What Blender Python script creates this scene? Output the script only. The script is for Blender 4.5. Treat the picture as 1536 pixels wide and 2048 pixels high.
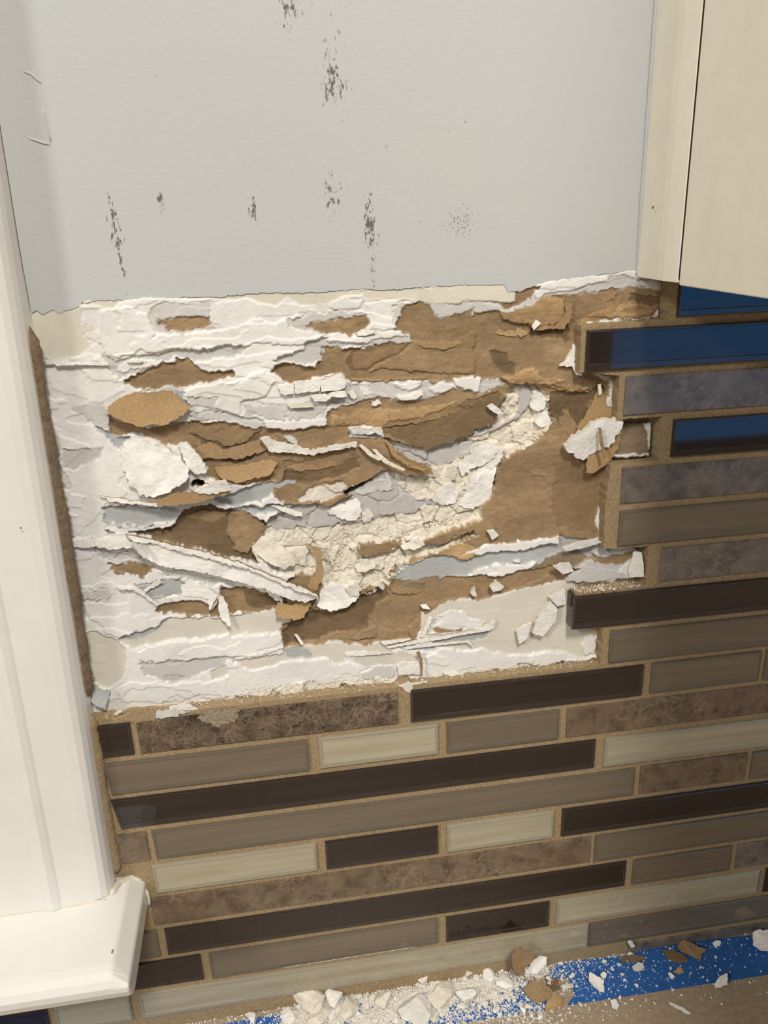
import bpy, bmesh, math, random
import numpy as np
from mathutils import Matrix, Vector
from mathutils.geometry import delaunay_2d_cdt

for o in list(bpy.data.objects): bpy.data.objects.remove(o, do_unlink=True)
scene = bpy.context.scene
COL = scene.collection
random.seed(7)
RNG = np.random.default_rng(7)

# ------------------------------------------------------------------ camera
ZO = 1.212                       # height of the top tile row above the floor
FPX = 1612.43
PITCH, YAW, ROLL = -0.35237, -0.14145, 0.033875
CAM = np.array([0.0, -0.26821, 0.02235 + ZO])
def _axes():
    cx, sx, cy, sy, cz, sz = math.cos(PITCH), math.sin(PITCH), math.cos(YAW), math.sin(YAW), math.cos(ROLL), math.sin(ROLL)
    M = np.array([[cy,-sy,0],[sy,cy,0],[0,0,1.]]) @ np.array([[1,0,0],[0,cx,-sx],[0,sx,cx]]) @ np.array([[cz,0,sz],[0,1,0],[-sz,0,cz]])
    return M[:,0], M[:,2], M[:,1]
RT, UP, FW = _axes()
cam_data = bpy.data.cameras.new('camera'); cam = bpy.data.objects.new('camera', cam_data); COL.objects.link(cam)
cam_data.sensor_fit = 'VERTICAL'; cam_data.sensor_height = 36; cam_data.lens = FPX*36/2048
cam_data.clip_start = 0.01; cam_data.clip_end = 50
mw = Matrix.Identity(4)
for i in range(3):
    mw[i][0], mw[i][1], mw[i][2], mw[i][3] = RT[i], UP[i], -FW[i], CAM[i]
cam.matrix_world = mw
scene.camera = cam
def U(px, py, Y=0.0):            # the point seen at a pixel at depth Y
    d = (px-768)*RT - (py-1024)*UP + FPX*FW
    return CAM + (Y-CAM[1])/d[1]*d
def Uz(px, py, z):               # the point seen at a pixel on a horizontal plane
    d = (px-768)*RT - (py-1024)*UP + FPX*FW
    return CAM + (z-CAM[2])/d[2]*d
def project(X):
    v = X-CAM; z = v@FW
    return 768+FPX*(v@RT)/z, 1024-FPX*(v@UP)/z

# ------------------------------------------------------------------ world, light, exposure
world = bpy.data.worlds.new('world'); scene.world = world; world.use_nodes = True
wb = world.node_tree.nodes['Background']
wb.inputs[0].default_value = (1.0, 0.955, 0.90, 1); wb.inputs[1].default_value = 0.24
def area(name, loc, target, size, watts, color):
    l = bpy.data.lights.new(name, 'AREA'); l.shape = 'DISK'; l.size = size; l.energy = watts; l.color = color
    o = bpy.data.objects.new(name, l); COL.objects.link(o); o.location = loc
    o.rotation_euler = (Vector(target)-Vector(loc)).to_track_quat('-Z', 'Y').to_euler()
    return o
area('ceiling_lamp_light', (0.09, -1.15, 2.42), (0, 0, 1.1), 0.34, 23.5, (1.0, 0.945, 0.865))
area('ceiling_lamp_light', (-1.5, -1.5, 2.42), (0, 0, 1.1), 0.36, 21, (1.0, 0.945, 0.865))
vs = scene.view_settings
vs.view_transform = 'Standard'; vs.look = 'None'; vs.gamma = 1; vs.use_curve_mapping = False; vs.exposure = 0.0

# ------------------------------------------------------------------ helpers
def lin(c):
    return tuple(((v/255)/12.92 if v/255 <= 0.04045 else ((v/255+0.055)/1.055)**2.4) for v in c)
def rgba(c): return (*lin(c), 1.0)
WALL = 0.007                     # depth of the wall surface behind the tile faces

def link(name, me, mat=None, parent=None):
    o = bpy.data.objects.new(name, me); COL.objects.link(o)
    if mat is not None:
        for m in (mat if isinstance(mat, (list, tuple)) else [mat]): me.materials.append(m)
    if parent is not None: o.parent = parent
    return o
def tag(o, label=None, cat=None, group=None, kind=None):
    if label: o['label'] = label
    if cat: o['category'] = cat
    if group: o['group'] = group
    if kind: o['kind'] = kind
    return o
def empty(name, loc=(0,0,0)):
    o = bpy.data.objects.new(name, None); COL.objects.link(o); o.location = loc; o.empty_display_size = 0.01
    return o
def mesh_from(verts, faces, smooth=False):
    me = bpy.data.meshes.new('m'); me.from_pydata([tuple(map(float, v)) for v in verts], [], faces); me.update()
    if smooth:
        me.polygons.foreach_set('use_smooth', [True]*len(me.polygons))
    return me
def bm_mesh(bm, smooth=False):
    bmesh.ops.recalc_face_normals(bm, faces=bm.faces)
    me = bpy.data.meshes.new('m'); bm.to_mesh(me); bm.free()
    if smooth: me.polygons.foreach_set('use_smooth', [True]*len(me.polygons))
    return me
def prism(poly, y0, y1):         # outline in (x, z), extruded from y0 (front) to y1
    n = len(poly)
    v = [(p[0], y0, p[1]) for p in poly] + [(p[0], y1, p[1]) for p in poly]
    f = [tuple(range(n)), tuple(range(2*n-1, n-1, -1))] + [(i, i+n, (i+1) % n+n, (i+1) % n) for i in range(n)]
    me = mesh_from(v, f)
    bm = bmesh.new(); bm.from_mesh(me); bmesh.ops.triangulate(bm, faces=[fc for fc in bm.faces if len(fc.verts) > 4])
    bmesh.ops.recalc_face_normals(bm, faces=bm.faces); bm.to_mesh(me); bm.free()
    return me
def box_bm(bm, lo, hi):
    r = bmesh.ops.create_cube(bm, size=1.0)
    for v in r['verts']:
        v.co = Vector([lo[i]+(v.co[i]+0.5)*(hi[i]-lo[i]) for i in range(3)])
    return r['verts']

_tab = {}
def vnoise(x, y, s, seed):
    if seed not in _tab: _tab[seed] = np.random.default_rng(seed+100).random((256, 256))*2-1
    t = _tab[seed]; a = x/s; b = y/s
    i = np.floor(a).astype(int); j = np.floor(b).astype(int); u = a-i; v = b-j
    u = u*u*(3-2*u); v = v*v*(3-2*v)
    g = lambda p, q: t[p & 255, q & 255]
    return (g(i,j)*(1-u)+g(i+1,j)*u)*(1-v)+(g(i,j+1)*(1-u)+g(i+1,j+1)*u)*v
def fbm(x, y, s, seed, n=3):
    r = 0; a = 1.0
    for k in range(n): r = r+a*vnoise(x, y, s/2**k, seed+k); a *= 0.5
    return r
def worley(x, y, s, seed):
    rg = np.random.default_rng(seed); J = rg.random((64, 64, 2)); Hh = rg.random((64, 64, 3))*2-1
    a = x/s; b = y/s; i0 = np.floor(a).astype(int); j0 = np.floor(b).astype(int)
    f1 = np.full(x.shape, 9.0); f2 = f1.copy(); val = np.zeros(x.shape)
    for di in (-1, 0, 1):
        for dj in (-1, 0, 1):
            p = (i0+di) & 63; q = (j0+dj) & 63
            dx = i0+di+J[p,q,0]-a; dy = j0+dj+J[p,q,1]-b; d = np.hypot(dx, dy)
            h = Hh[p,q,0]+dx*Hh[p,q,1]*1.2+dy*Hh[p,q,2]*1.2
            c = d < f1
            f2 = np.where(c, f1, np.minimum(f2, d)); val = np.where(c, h, val); f1 = np.where(c, d, f1)
    return val, f2-f1
def jag(pts, amp, step, seed, closed=True):      # subdivide an outline and roughen it
    r = np.random.default_rng(seed); out = []; n = len(pts)
    for k in range(n if closed else n-1):
        a = np.array(pts[k], float); b = np.array(pts[(k+1) % n], float); L = np.hypot(*(b-a)); m = max(1, int(L/step))
        nrm = np.array([-(b-a)[1], (b-a)[0]])/max(L, 1e-9)
        for i in range(m):
            t = i/m; w = r.normal()*amp*(0.5 if i == 0 else 1)
            out.append(tuple(a+(b-a)*t+nrm*w))
    if not closed: out.append(tuple(pts[-1]))
    return out
ZOOM = {3: (0,560,2.954), 4: (480,560,2.954), 5: (950,520,2.621), 6: (0,960,2.954), 7: (480,960,2.954), 8: (900,960,2.415), 0: (0,0,1)}
def zp(k, *c):                   # traced outline, in photo pixels on the wall plane
    x0, y0, s = ZOOM[k]
    return [(x0+c[i]/s, y0+c[i+1]/s) for i in range(0, len(c), 2)]

# ------------------------------------------------------------------ materials
def new_mat(name):
    m = bpy.data.materials.new(name); m.use_nodes = True
    nt = m.node_tree; b = nt.nodes['Principled BSDF']
    return m, nt, b
def N(nt, typ, **kw):
    n = nt.nodes.new(typ)
    for k, v in kw.items():
        if k.startswith('i_'): n.inputs[k[2:].replace('_', ' ')].default_value = v
        else: setattr(n, k, v)
    return n
def obj_coord(nt, scale=(1,1,1)):
    g = N(nt, 'ShaderNodeNewGeometry'); mp = N(nt, 'ShaderNodeMapping'); mp.inputs['Scale'].default_value = scale
    nt.links.new(g.outputs['Position'], mp.inputs['Vector']); return mp.outputs[0]
def noise(nt, vec, scale, detail=4, rough=0.6, dist=0.0):
    n = N(nt, 'ShaderNodeTexNoise'); n.inputs['Scale'].default_value = scale; n.inputs['Detail'].default_value = detail
    n.inputs['Roughness'].default_value = rough; n.inputs['Distortion'].default_value = dist
    nt.links.new(vec, n.inputs['Vector']); return n.outputs['Fac']
def ramp(nt, fac, stops):
    r = N(nt, 'ShaderNodeValToRGB'); e = r.color_ramp.elements
    while len(e) < len(stops): e.new(0.5)
    for el, (p, c) in zip(e, stops): el.position = p; el.color = c if len(c) == 4 else (*c, 1)
    nt.links.new(fac, r.inputs[0]); return r.outputs[0]
def bump(nt, b, h, strength, dist, prev=None):
    n = N(nt, 'ShaderNodeBump'); n.inputs['Strength'].default_value = strength; n.inputs['Distance'].default_value = dist
    nt.links.new(h, n.inputs['Height'])
    if prev is not None: nt.links.new(prev, n.inputs['Normal'])
    nt.links.new(n.outputs[0], b.inputs['Normal']); return n.outputs[0]
def mathn(nt, op, a, b=None, c=None):
    n = N(nt, 'ShaderNodeMath', operation=op)
    for i, v in enumerate((a, b, c)):
        if v is None: continue
        if isinstance(v, (int, float)): n.inputs[i].default_value = v
        else: nt.links.new(v, n.inputs[i])
    return n.outputs[0]
def mixc(nt, f, a, b, mode='MIX'):
    n = N(nt, 'ShaderNodeMix', data_type='RGBA', blend_type=mode)
    for s, v in ((0, f), (6, a), (7, b)):
        if isinstance(v, (int, float)): n.inputs[s].default_value = v
        elif isinstance(v, tuple): n.inputs[s].default_value = v if len(v) == 4 else (*v, 1)
        else: nt.links.new(v, n.inputs[s])
    return n.outputs[2]

def simple_mat(name, c, rough=0.85, var=0.12, nscale=400, bs=0.4, bd=0.0003, c2=None, spec=0.3):
    m, nt, b = new_mat(name); v = obj_coord(nt)
    f = noise(nt, v, nscale); l = lin(c)
    d = lin(c2) if c2 else tuple(x*(1-var*2) for x in l); hi = tuple(min(1, x*(1+var)) for x in l)
    nt.links.new(ramp(nt, f, [(0.3, d), (0.7, hi)]), b.inputs['Base Color'])
    b.inputs['Roughness'].default_value = rough; b.inputs['Specular IOR Level'].default_value = spec
    if bs: bump(nt, b, noise(nt, v, nscale*2.5), bs, bd)
    return m

def paint_mat():
    m, nt, b = new_mat('wall_paint'); v = obj_coord(nt)
    sep = N(nt, 'ShaderNodeSeparateXYZ'); nt.links.new(v, sep.inputs[0]); X, Z = sep.outputs[0], sep.outputs[2]
    spots = [(580,20,26,45,.72),(668,150,30,75,.68),(665,390,24,48,.62),(228,440,16,48,.70),(241,505,6,60,.70),(322,405,13,34,.62),(507,420,9,42,.66),
             (740,450,14,58,.85),(746,535,8,50,.7),(900,260,30,25,.28),(775,285,8,20,.35),(695,6,20,14,.4),(850,440,22,42,.25),(155,290,10,10,.4),(262,590,30,8,.5)]
    tot = None
    for px, py, rx, ry, k in spots:
        p = U(px, py, WALL); sc = 0.000174
        dx = mathn(nt, 'MULTIPLY', mathn(nt, 'SUBTRACT', X, float(p[0])), 1/(rx*sc)); dz = mathn(nt, 'MULTIPLY', mathn(nt, 'SUBTRACT', Z, float(p[2])), 1/(ry*sc))
        r2 = mathn(nt, 'ADD', mathn(nt, 'MULTIPLY', dx, dx), mathn(nt, 'MULTIPLY', dz, dz))
        g = mathn(nt, 'MULTIPLY', mathn(nt, 'POWER', 2.718, mathn(nt, 'MULTIPLY', r2, -0.9)), k)
        tot = g if tot is None else mathn(nt, 'MAXIMUM', tot, g)
    sv = obj_coord(nt, (1.0, 1.0, 0.42))
    sp = noise(nt, sv, 1000, 2, 0.7)
    th = mathn(nt, 'SUBTRACT', mathn(nt, 'ADD', sp, mathn(nt, 'MULTIPLY', tot, 0.42)), 0.77)
    mask = mathn(nt, 'MINIMUM', mathn(nt, 'MAXIMUM', mathn(nt, 'MULTIPLY', th, 9.0), 0.0), 0.8)
    # one cluster of fine reddish dots
    p = U(920, 445, WALL)
    dx = mathn(nt, 'MULTIPLY', mathn(nt, 'SUBTRACT', X, float(p[0])), 1/0.0068); dz = mathn(nt, 'MULTIPLY', mathn(nt, 'SUBTRACT', Z, float(p[2])), 1/0.0068)
    g = mathn(nt, 'POWER', 2.718, mathn(nt, 'MULTIPLY', mathn(nt, 'ADD', mathn(nt, 'MULTIPLY', dx, dx), mathn(nt, 'MULTIPLY', dz, dz)), -1.0))
    th2 = mathn(nt, 'SUBTRACT', mathn(nt, 'ADD', noise(nt, v, 1500, 1, 0.5), mathn(nt, 'MULTIPLY', g, 0.23)), 0.76)
    mask2 = mathn(nt, 'MINIMUM', mathn(nt, 'MAXIMUM', mathn(nt, 'MULTIPLY', th2, 8.0), 0.0), 0.6)
    big = noise(nt, v, 9, 3, 0.5)
    base = ramp(nt, big, [(0.3, lin((185,189,191))), (0.7, lin((190,192,191)))])
    c = mixc(nt, mask, base, lin((60,56,50))); c = mixc(nt, mask2, c, lin((96,62,52)))
    nt.links.new(c, b.inputs['Base Color'])
    b.inputs['Roughness'].default_value = 0.5; b.inputs['Specular IOR Level'].default_value = 0.35
    n1 = bump(nt, b, noise(nt, obj_coord(nt, (1,1,1.6)), 420, 2, 0.5), 0.10, 0.0006)
    bump(nt, b, noise(nt, v, 1700, 2, 0.5), 0.16, 0.0002, n1)
    return m
M_PAINT = paint_mat()

def torn_mat():
    m, nt, b = new_mat('torn_drywall'); v = obj_coord(nt)
    a = N(nt, 'ShaderNodeVertexColor', layer_name='Col'); k = N(nt, 'ShaderNodeAttribute', attribute_name='fibre')
    f1 = noise(nt, obj_coord(nt, (0.5,1,1.4)), 1500, 4, 0.75); f2 = noise(nt, v, 350, 3, 0.6)
    fac = mathn(nt, 'ADD', mathn(nt, 'MULTIPLY', mathn(nt, 'SUBTRACT', f1, 0.5), 1.7), mathn(nt, 'MULTIPLY', mathn(nt, 'SUBTRACT', f2, 0.5), 0.9))
    fac = mathn(nt, 'ADD', mathn(nt, 'MULTIPLY', fac, k.outputs['Fac']), 1.0)
    comb = N(nt, 'ShaderNodeCombineXYZ')
    for i in range(3): nt.links.new(fac, comb.inputs[i])
    nt.links.new(mixc(nt, 1.0, a.outputs['Color'], comb.outputs[0], 'MULTIPLY'), b.inputs['Base Color'])
    b.inputs['Roughness'].default_value = 0.9; b.inputs['Specular IOR Level'].default_value = 0.15
    bump(nt, b, noise(nt, v, 1300, 4, 0.7), 0.32, 0.0004)
    return m
M_TORN = torn_mat()
M_WHITE = simple_mat('white_plaster', (236,233,227), var=0.04, nscale=230, bs=0.75, bd=0.0007)
M_GYPS = simple_mat('gypsum', (229,222,207), var=0.06, nscale=380, bs=0.8, bd=0.0006)
M_GREYW = simple_mat('grey_plaster', (205,203,198), var=0.06, nscale=600, bs=0.4, bd=0.0003)
M_BROWN = simple_mat('brown_paper', (158,132,98), var=0.14, nscale=1400, bs=0.6, bd=0.0003)
M_BROWNL = simple_mat('light_brown_paper', (176,146,106), var=0.12, nscale=1400, bs=0.6, bd=0.0003)
M_BROWND = simple_mat('dark_brown_paper', (122,102,76), var=0.14, nscale=1400, bs=0.6, bd=0.0003)
M_BLUEG = simple_mat('blue_grey_paper', (182,186,186), var=0.05, nscale=700, bs=0.3, bd=0.0002)
M_CREAM = simple_mat('cream_paint', (216,210,192), rough=0.6, var=0.04, nscale=300, bs=0.3, bd=0.0002)
M_GROUT = simple_mat('sanded_grout', (172,151,118), var=0.12, nscale=1100, bs=0.8, bd=0.0005, c2=(146,125,93))
M_BEAD = simple_mat('brown_grout_bead', (140,120,98), var=0.16, nscale=900, bs=0.8, bd=0.0006)
M_TRIM = simple_mat('white_gloss_paint', (228,226,221), rough=0.28, var=0.02, nscale=40, bs=0.12, bd=0.0006, spec=0.5)
M_CAB = simple_mat('cream_cabinet_paint', (245,238,221), rough=0.42, var=0.02, nscale=120, bs=0.10, bd=0.0003, spec=0.4)
M_DARKGAP = simple_mat('gap_shade_and_chips', (44,35,27), var=0.1, bs=0)  # shade of the cabinet seam as a colour; also the dark paint chips

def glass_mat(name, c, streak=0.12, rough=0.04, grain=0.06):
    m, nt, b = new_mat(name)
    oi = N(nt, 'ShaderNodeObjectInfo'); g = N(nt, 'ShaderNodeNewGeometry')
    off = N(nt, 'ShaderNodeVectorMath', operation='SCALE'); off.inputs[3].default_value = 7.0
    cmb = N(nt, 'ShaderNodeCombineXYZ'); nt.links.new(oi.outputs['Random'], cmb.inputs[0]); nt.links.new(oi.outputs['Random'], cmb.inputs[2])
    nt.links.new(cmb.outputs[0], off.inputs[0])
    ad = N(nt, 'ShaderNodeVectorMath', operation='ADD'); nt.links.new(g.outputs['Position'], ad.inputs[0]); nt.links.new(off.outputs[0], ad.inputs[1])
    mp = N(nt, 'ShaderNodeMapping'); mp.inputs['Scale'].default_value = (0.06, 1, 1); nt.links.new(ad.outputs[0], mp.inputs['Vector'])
    f = noise(nt, mp.outputs[0], 260, 3, 0.55); l = lin(c)  # colour streaks: glass striations, also standing in for refracted light bands
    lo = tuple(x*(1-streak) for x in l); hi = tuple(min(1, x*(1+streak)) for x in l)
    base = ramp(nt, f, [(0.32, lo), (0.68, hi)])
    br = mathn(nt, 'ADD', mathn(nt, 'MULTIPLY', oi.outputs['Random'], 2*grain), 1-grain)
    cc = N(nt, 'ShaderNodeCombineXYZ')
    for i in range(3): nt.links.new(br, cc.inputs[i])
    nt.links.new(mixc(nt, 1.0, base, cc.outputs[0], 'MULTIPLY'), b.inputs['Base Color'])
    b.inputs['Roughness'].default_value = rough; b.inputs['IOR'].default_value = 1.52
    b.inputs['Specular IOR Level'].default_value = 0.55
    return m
M_GD = glass_mat('dark_brown_glass', (43,33,28), 0.15)
M_GG = glass_mat('taupe_glass', (113,101,85), 0.10)
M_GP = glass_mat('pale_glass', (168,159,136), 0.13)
M_RD = glass_mat('dark_glass_edge', (54,46,42), 0.05, 0.03, 0.02)
M_RG = glass_mat('taupe_glass_edge', (104,95,82), 0.05, 0.03, 0.02)
M_RP = glass_mat('pale_glass_edge', (154,147,128), 0.05, 0.03, 0.02)
def marble_mat(name, base, dark, vein, scale=1.0, lace=0.0):
    m, nt, b = new_mat(name)
    oi = N(nt, 'ShaderNodeObjectInfo'); g = N(nt, 'ShaderNodeNewGeometry')
    cmb = N(nt, 'ShaderNodeCombineXYZ'); nt.links.new(mathn(nt, 'MULTIPLY', oi.outputs['Random'], 5.0), cmb.inputs[0])
    ad = N(nt, 'ShaderNodeVectorMath', operation='ADD'); nt.links.new(g.outputs['Position'], ad.inputs[0]); nt.links.new(cmb.outputs[0], ad.inputs[1])
    V = ad.outputs[0]
    n1 = noise(nt, V, 150*scale, 6, 0.68, 0.4); n2 = noise(nt, V, 45*scale, 3, 0.6)
    col = ramp(nt, n1, [(0.34, lin(dark)), (0.5, lin(base)), (0.68, lin(tuple(min(255, x*1.14) for x in base)))])
    def ridge(sc, wd):
        r_ = mathn(nt, 'ABSOLUTE', mathn(nt, 'SUBTRACT', noise(nt, V, sc*scale, 3, 0.5, 0.35), 0.5))
        return ramp(nt, r_, [(0.0, (1,1,1)), (wd, (0,0,0))])
    vein_m = mathn(nt, 'MULTIPLY', mathn(nt, 'MAXIMUM', ridge(95, 0.022), mathn(nt, 'MULTIPLY', ridge(260, 0.035), 0.8)), ramp(nt, n2, [(0.40, (0,0,0)), (0.60, (1,1,1))]))
    if lace:
        vo = N(nt, 'ShaderNodeTexVoronoi', feature='DISTANCE_TO_EDGE'); vo.inputs['Scale'].default_value = 520
        wv = N(nt, 'ShaderNodeTexNoise'); wv.inputs['Scale'].default_value = 500; nt.links.new(V, wv.inputs['Vector'])
        ws = N(nt, 'ShaderNodeVectorMath', operation='SCALE'); ws.inputs[3].default_value = 0.0016; nt.links.new(wv.outputs['Color'], ws.inputs[0])
        wa = N(nt, 'ShaderNodeVectorMath', operation='ADD'); nt.links.new(V, wa.inputs[0]); nt.links.new(ws.outputs[0], wa.inputs[1]); nt.links.new(wa.outputs[0], vo.inputs['Vector'])
        lm = mathn(nt, 'MULTIPLY', ramp(nt, vo.outputs['Distance'], [(0.0, (1,1,1)), (0.14, (0,0,0))]), ramp(nt, noise(nt, V, 130, 3, 0.6), [(0.45, (0,0,0)), (0.58, (1,1,1))]))
        vein_m = mathn(nt, 'MAXIMUM', vein_m, mathn(nt, 'MULTIPLY', lm, lace))
    nt.links.new(mixc(nt, mathn(nt, 'MULTIPLY', vein_m, 0.6), col, lin(vein)), b.inputs['Base Color'])
    b.inputs['Roughness'].default_value = 0.22; b.inputs['Specular IOR Level'].default_value = 0.45
    bump(nt, b, n1, 0.06, 0.0004)
    return m
M_MD = marble_mat('dark_marble', (92,77,63), (42,33,28), (172,156,134), 1.0, 0.55)
M_MB = marble_mat('brown_marble', (110,94,76), (78,64,50), (150,134,112), 0.8)
M_MG = marble_mat('grey_marble', (112,103,94), (84,76,68), (150,140,128), 0.7)
M_TAPE = simple_mat('blue_masking_tape', (46,99,170), rough=0.6, var=0.08, nscale=260, bs=0.25, bd=0.0002)
M_COUNTER = simple_mat('brown_counter', (168,151,128), rough=0.35, var=0.08, nscale=420, bs=0.05, bd=0.0002, c2=(150,134,112), spec=0.4)

# ------------------------------------------------------------------ painted wall
edge = [(30,560),(45,500),(58,520),(62,560),(62,600),(70,622),(98,620),(125,622),(150,617),(163,606),(175,602),(215,601),(260,600),(300,595),(340,597),(380,594),(430,594),(470,591),(525,585),
        (590,586),(650,584),(690,580),(725,577),(768,580),(868,572),(940,570),(1008,570),(1018,585),(1048,580),(1065,573),(1088,565),(1148,555),(1218,547),(1258,540),(1273,541),(1345,545)]
edge = jag(edge, 0.9, 5, 3, closed=False)
ew = [U(x, y, WALL-0.0004) for x, y in edge]
poly = [(-0.62, ew[0][2])] + [(p[0], p[2]) for p in ew] + [(0.62, ew[-1][2]), (0.62, ZO+0.62), (-0.62, ZO+0.62)]
wall_back = link('wall_back', prism(poly, WALL-0.0004, WALL+0.009), M_PAINT); tag(wall_back, kind='structure')

# ------------------------------------------------------------------ torn drywall relief
CLS = {  # colour, fibre contrast, relief noise (mm), noise wavelength (px)
 'W': ((226,224,220), 0.06, 0.38, 46), 'G': ((198,196,192), 0.10, 0.22, 40), 'B': ((150,127,97), 0.42, 0.20, 30), 'L': ((176,147,108), 0.38, 0.18, 30),
 'D': ((118,99,75), 0.40, 0.20, 26), 'C': ((214,209,194), 0.03, 0.06, 60), 'S': ((172,174,173), 0.06, 0.10, 50), 'Y': ((219,212,196), 0.14, 0.55, 26),
 'E': ((140,117,88), 0.40, 0.15, 30), 'Q': ((188,184,180), 0.08, 0.25, 40), 'P': ((208,203,191), 0.04, 0.10, 80), 'T': ((214,208,196), 0.30, 0.45, 18), 'K': ((52,40,30), 0.2, 0.1, 20),  # K puts the shade of the deep hole and crack into the colour
 'V': ((134,119,97), 0.30, 0.15, 30)}
LAY = []
def L(c, h, k, *pts, warp=1.0, tilt=None): LAY.append((c, h, zp(k, *pts), warp, tilt))
L('B', -0.3, 0, 520,850,640,840,700,790,800,640,840,600,1345,550,1345,1110,1290,1160,1130,1170,1000,1200,850,1240,830,1290,560,1295,560,1180,640,1100,560,1000,520,960)
# cream old paint
L('C', 0.5, 3, 140,-20,185,60,195,150,330,150,440,150,480,150,490,200,480,260,545,270,545,310,490,320,540,390,480,440,320,470,240,470,205,400,150,260,130,100, warp=.5)
L('C', 0.35, 0, 150,590,170,606,188,600,250,598,225,622,205,616,185,608,165,612, warp=.4)
L('C', 0.3, 4, -450,90,-200,70,0,70,440,60,720,60,950,50,1100,40,1620,10,1620,130,1400,130,1250,135,1130,142,1050,125,950,115,760,120,730,86,620,95,540,130,440,150,360,150,280,100,210,150,130,135,60,105,0,112,-180,110,-420,104, warp=.5)
# greys and whites, upper left
L('G', 0.5, 3, 870,200,940,135,1100,140,1250,120,1350,150,1420,200,1480,215,1400,270,1290,290,1170,290,1080,320,1000,310,940,320,900,260)
L('W', 1.5, 3, 350,480,480,440,620,440,640,520,700,600,740,650,640,690,590,720,300,640,300,560)
L('W', 2.0, 3, 590,190,760,170,860,190,890,260,930,320,860,370,780,440,640,440,600,380,570,300)
L('B', -0.3, 3, 945,240,980,235,1080,215,1240,210,1255,250,1170,285,1080,310,1000,300,960,260)
L('D', -0.4, 3, 945,235,975,235,975,260,955,260)
L('W', 2.1, 3, 860,370,940,325,1080,320,1170,300,1290,300,1400,275,1500,230,1640,250,1760,200,1900,250,1950,320,1820,370,1700,380,1500,370,1440,385,1300,385,1150,400,1000,420,860,420,820,390)
L('G', 0.4, 3, 600,430,700,470,830,440,1000,430,1150,400,1300,385,1470,390,1420,440,1250,480,1130,470,1050,460,950,500,880,530,760,560,700,590,650,520)
L('W', 0.9, 3, 750,475,840,470,960,480,940,500,840,530,720,545,690,520)
L('W', 0.9, 3, 1180,470,1340,460,1370,500,1290,540,1200,520)
L('W', 1.1, 3, 1420,440,1500,400,1640,420,1650,500,1560,540,1420,545,1400,500)
L('B', -0.3, 3, 740,580,800,560,900,520,960,490,1040,500,1050,470,1110,465,1150,500,1250,540,1375,540,1380,570,1280,590,1130,610,980,640,830,635,780,620)
L('G', 0.5, 3, 830,645,1000,635,1090,620,1100,660,1030,680,900,665)
L('S', 0.2, 3, 1030,650,1095,650,1120,740,1060,700)
L('G', 0.8, 3, 420,740,600,720,640,800,620,850,560,850,420,780)
L('G', 0.6, 3, 370,1000,500,985,600,990,610,1040,520,1070,430,1130,370,1110)
L('T', 0.9, 3, 290,900,360,940,350,1110,420,1200,410,1290,330,1290,300,1000)
# upper middle
L('G', 0.4, 4, 290,225,450,190,720,190,760,210,760,270,700,320,500,325,390,290,290,270)
L('B', -0.3, 4, 390,270,420,235,560,230,690,215,750,205,760,260,720,300,640,320,530,320,480,300)
L('G', 0.5, 4, 380,360,540,340,700,335,940,295,1000,310,1030,360,880,380,700,400,560,395,500,400,490,470,430,500,250,480,180,470,250,440,380,420)
L('W', 1.3, 4, 560,340,700,330,940,300,990,320,900,350,740,372,600,370,520,360)
L('B', -0.4, 4, 920,260,960,170,1050,140,1150,160,1250,165,1400,155,1560,190,1560,590,1380,565,1200,570,1050,560,900,590,780,600,640,590,600,545,500,570,350,600,230,590,160,540,210,490,320,490,440,520,490,460,480,400,560,390,640,410,760,395,880,380,1010,370,1040,360,1000,300,930,290)
L('G', 0.1, 4, 1080,130,1400,140,1536,140,1560,180,1400,160,1260,200,1180,220,1130,180)
L('B', 0.5, 4, 1040,362,1150,372,1230,380,1330,330,1420,280,1536,210,1700,200,1700,560,1400,560,1100,545,870,520,760,545,840,490,960,430, warp=.7)
L('D', -0.1, 4, 650,420,880,385,1000,375,960,425,840,485,740,540,660,525,625,460, warp=.7)
L('E', 0.2, 4, 660,440,880,395,980,385,930,430,830,475,750,525,680,520, warp=.7)
L('W', 1.6, 4, 740,140,930,120,1000,112,930,145,895,190,910,280,850,300,770,285,790,230,760,180, warp=.5)
L('G', 0.3, 4, 905,150,960,125,1000,125,960,165,930,230,905,250)
L('W', 1.9, 4, 540,130,620,95,725,85,740,110,700,165,640,175,560,180,530,165, warp=.5)
L('W', 1.5, 4, -180,140,0,115,60,110,130,140,210,155,280,105,360,155,440,152,440,180,300,205,120,215,0,270,-120,300,-180,240, warp=.5)
# white ledge row
L('W', 2.2, 3, 1090,650,1150,630,1370,600,1470,560,1536,545,1620,540,1680,590,1700,780,1500,790,1420,800,1290,760,1120,740,1090,690, warp=.7)
L('G', 0.9, 3, 1110,690,1290,700,1280,760,1130,740)
L('W', 2.6, 4, 0,600,60,550,140,535,200,590,180,650,120,700,0,720, warp=.7)
L('W', 1.5, 4, 200,600,330,600,480,585,620,640,510,720,500,860,140,880,130,830,0,790,0,720,150,690, warp=.7)
L('G', 1.0, 4, 20,740,180,720,420,740,500,745,500,790,380,810,200,825,120,800,20,790)
L('W', 1.9, 4, 140,835,300,830,500,820,500,862,330,878,150,885, warp=.6)
L('G', 0.3, 4, 630,620,760,600,900,590,1000,580,1100,600,1270,590,1420,575,1560,610,1450,660,1300,660,1200,660,1050,730,930,710,850,690,640,740,540,750,510,720)
L('Q', -0.6, 4, 520,710,560,700,640,700,640,730,560,745,510,745, warp=.5)
L('W', 1.2, 4, 715,610,755,615,775,675,735,685,712,650, warp=.5)
L('W', 1.2, 4, 920,620,1000,585,1060,600,1070,625,980,650,940,645)
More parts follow.
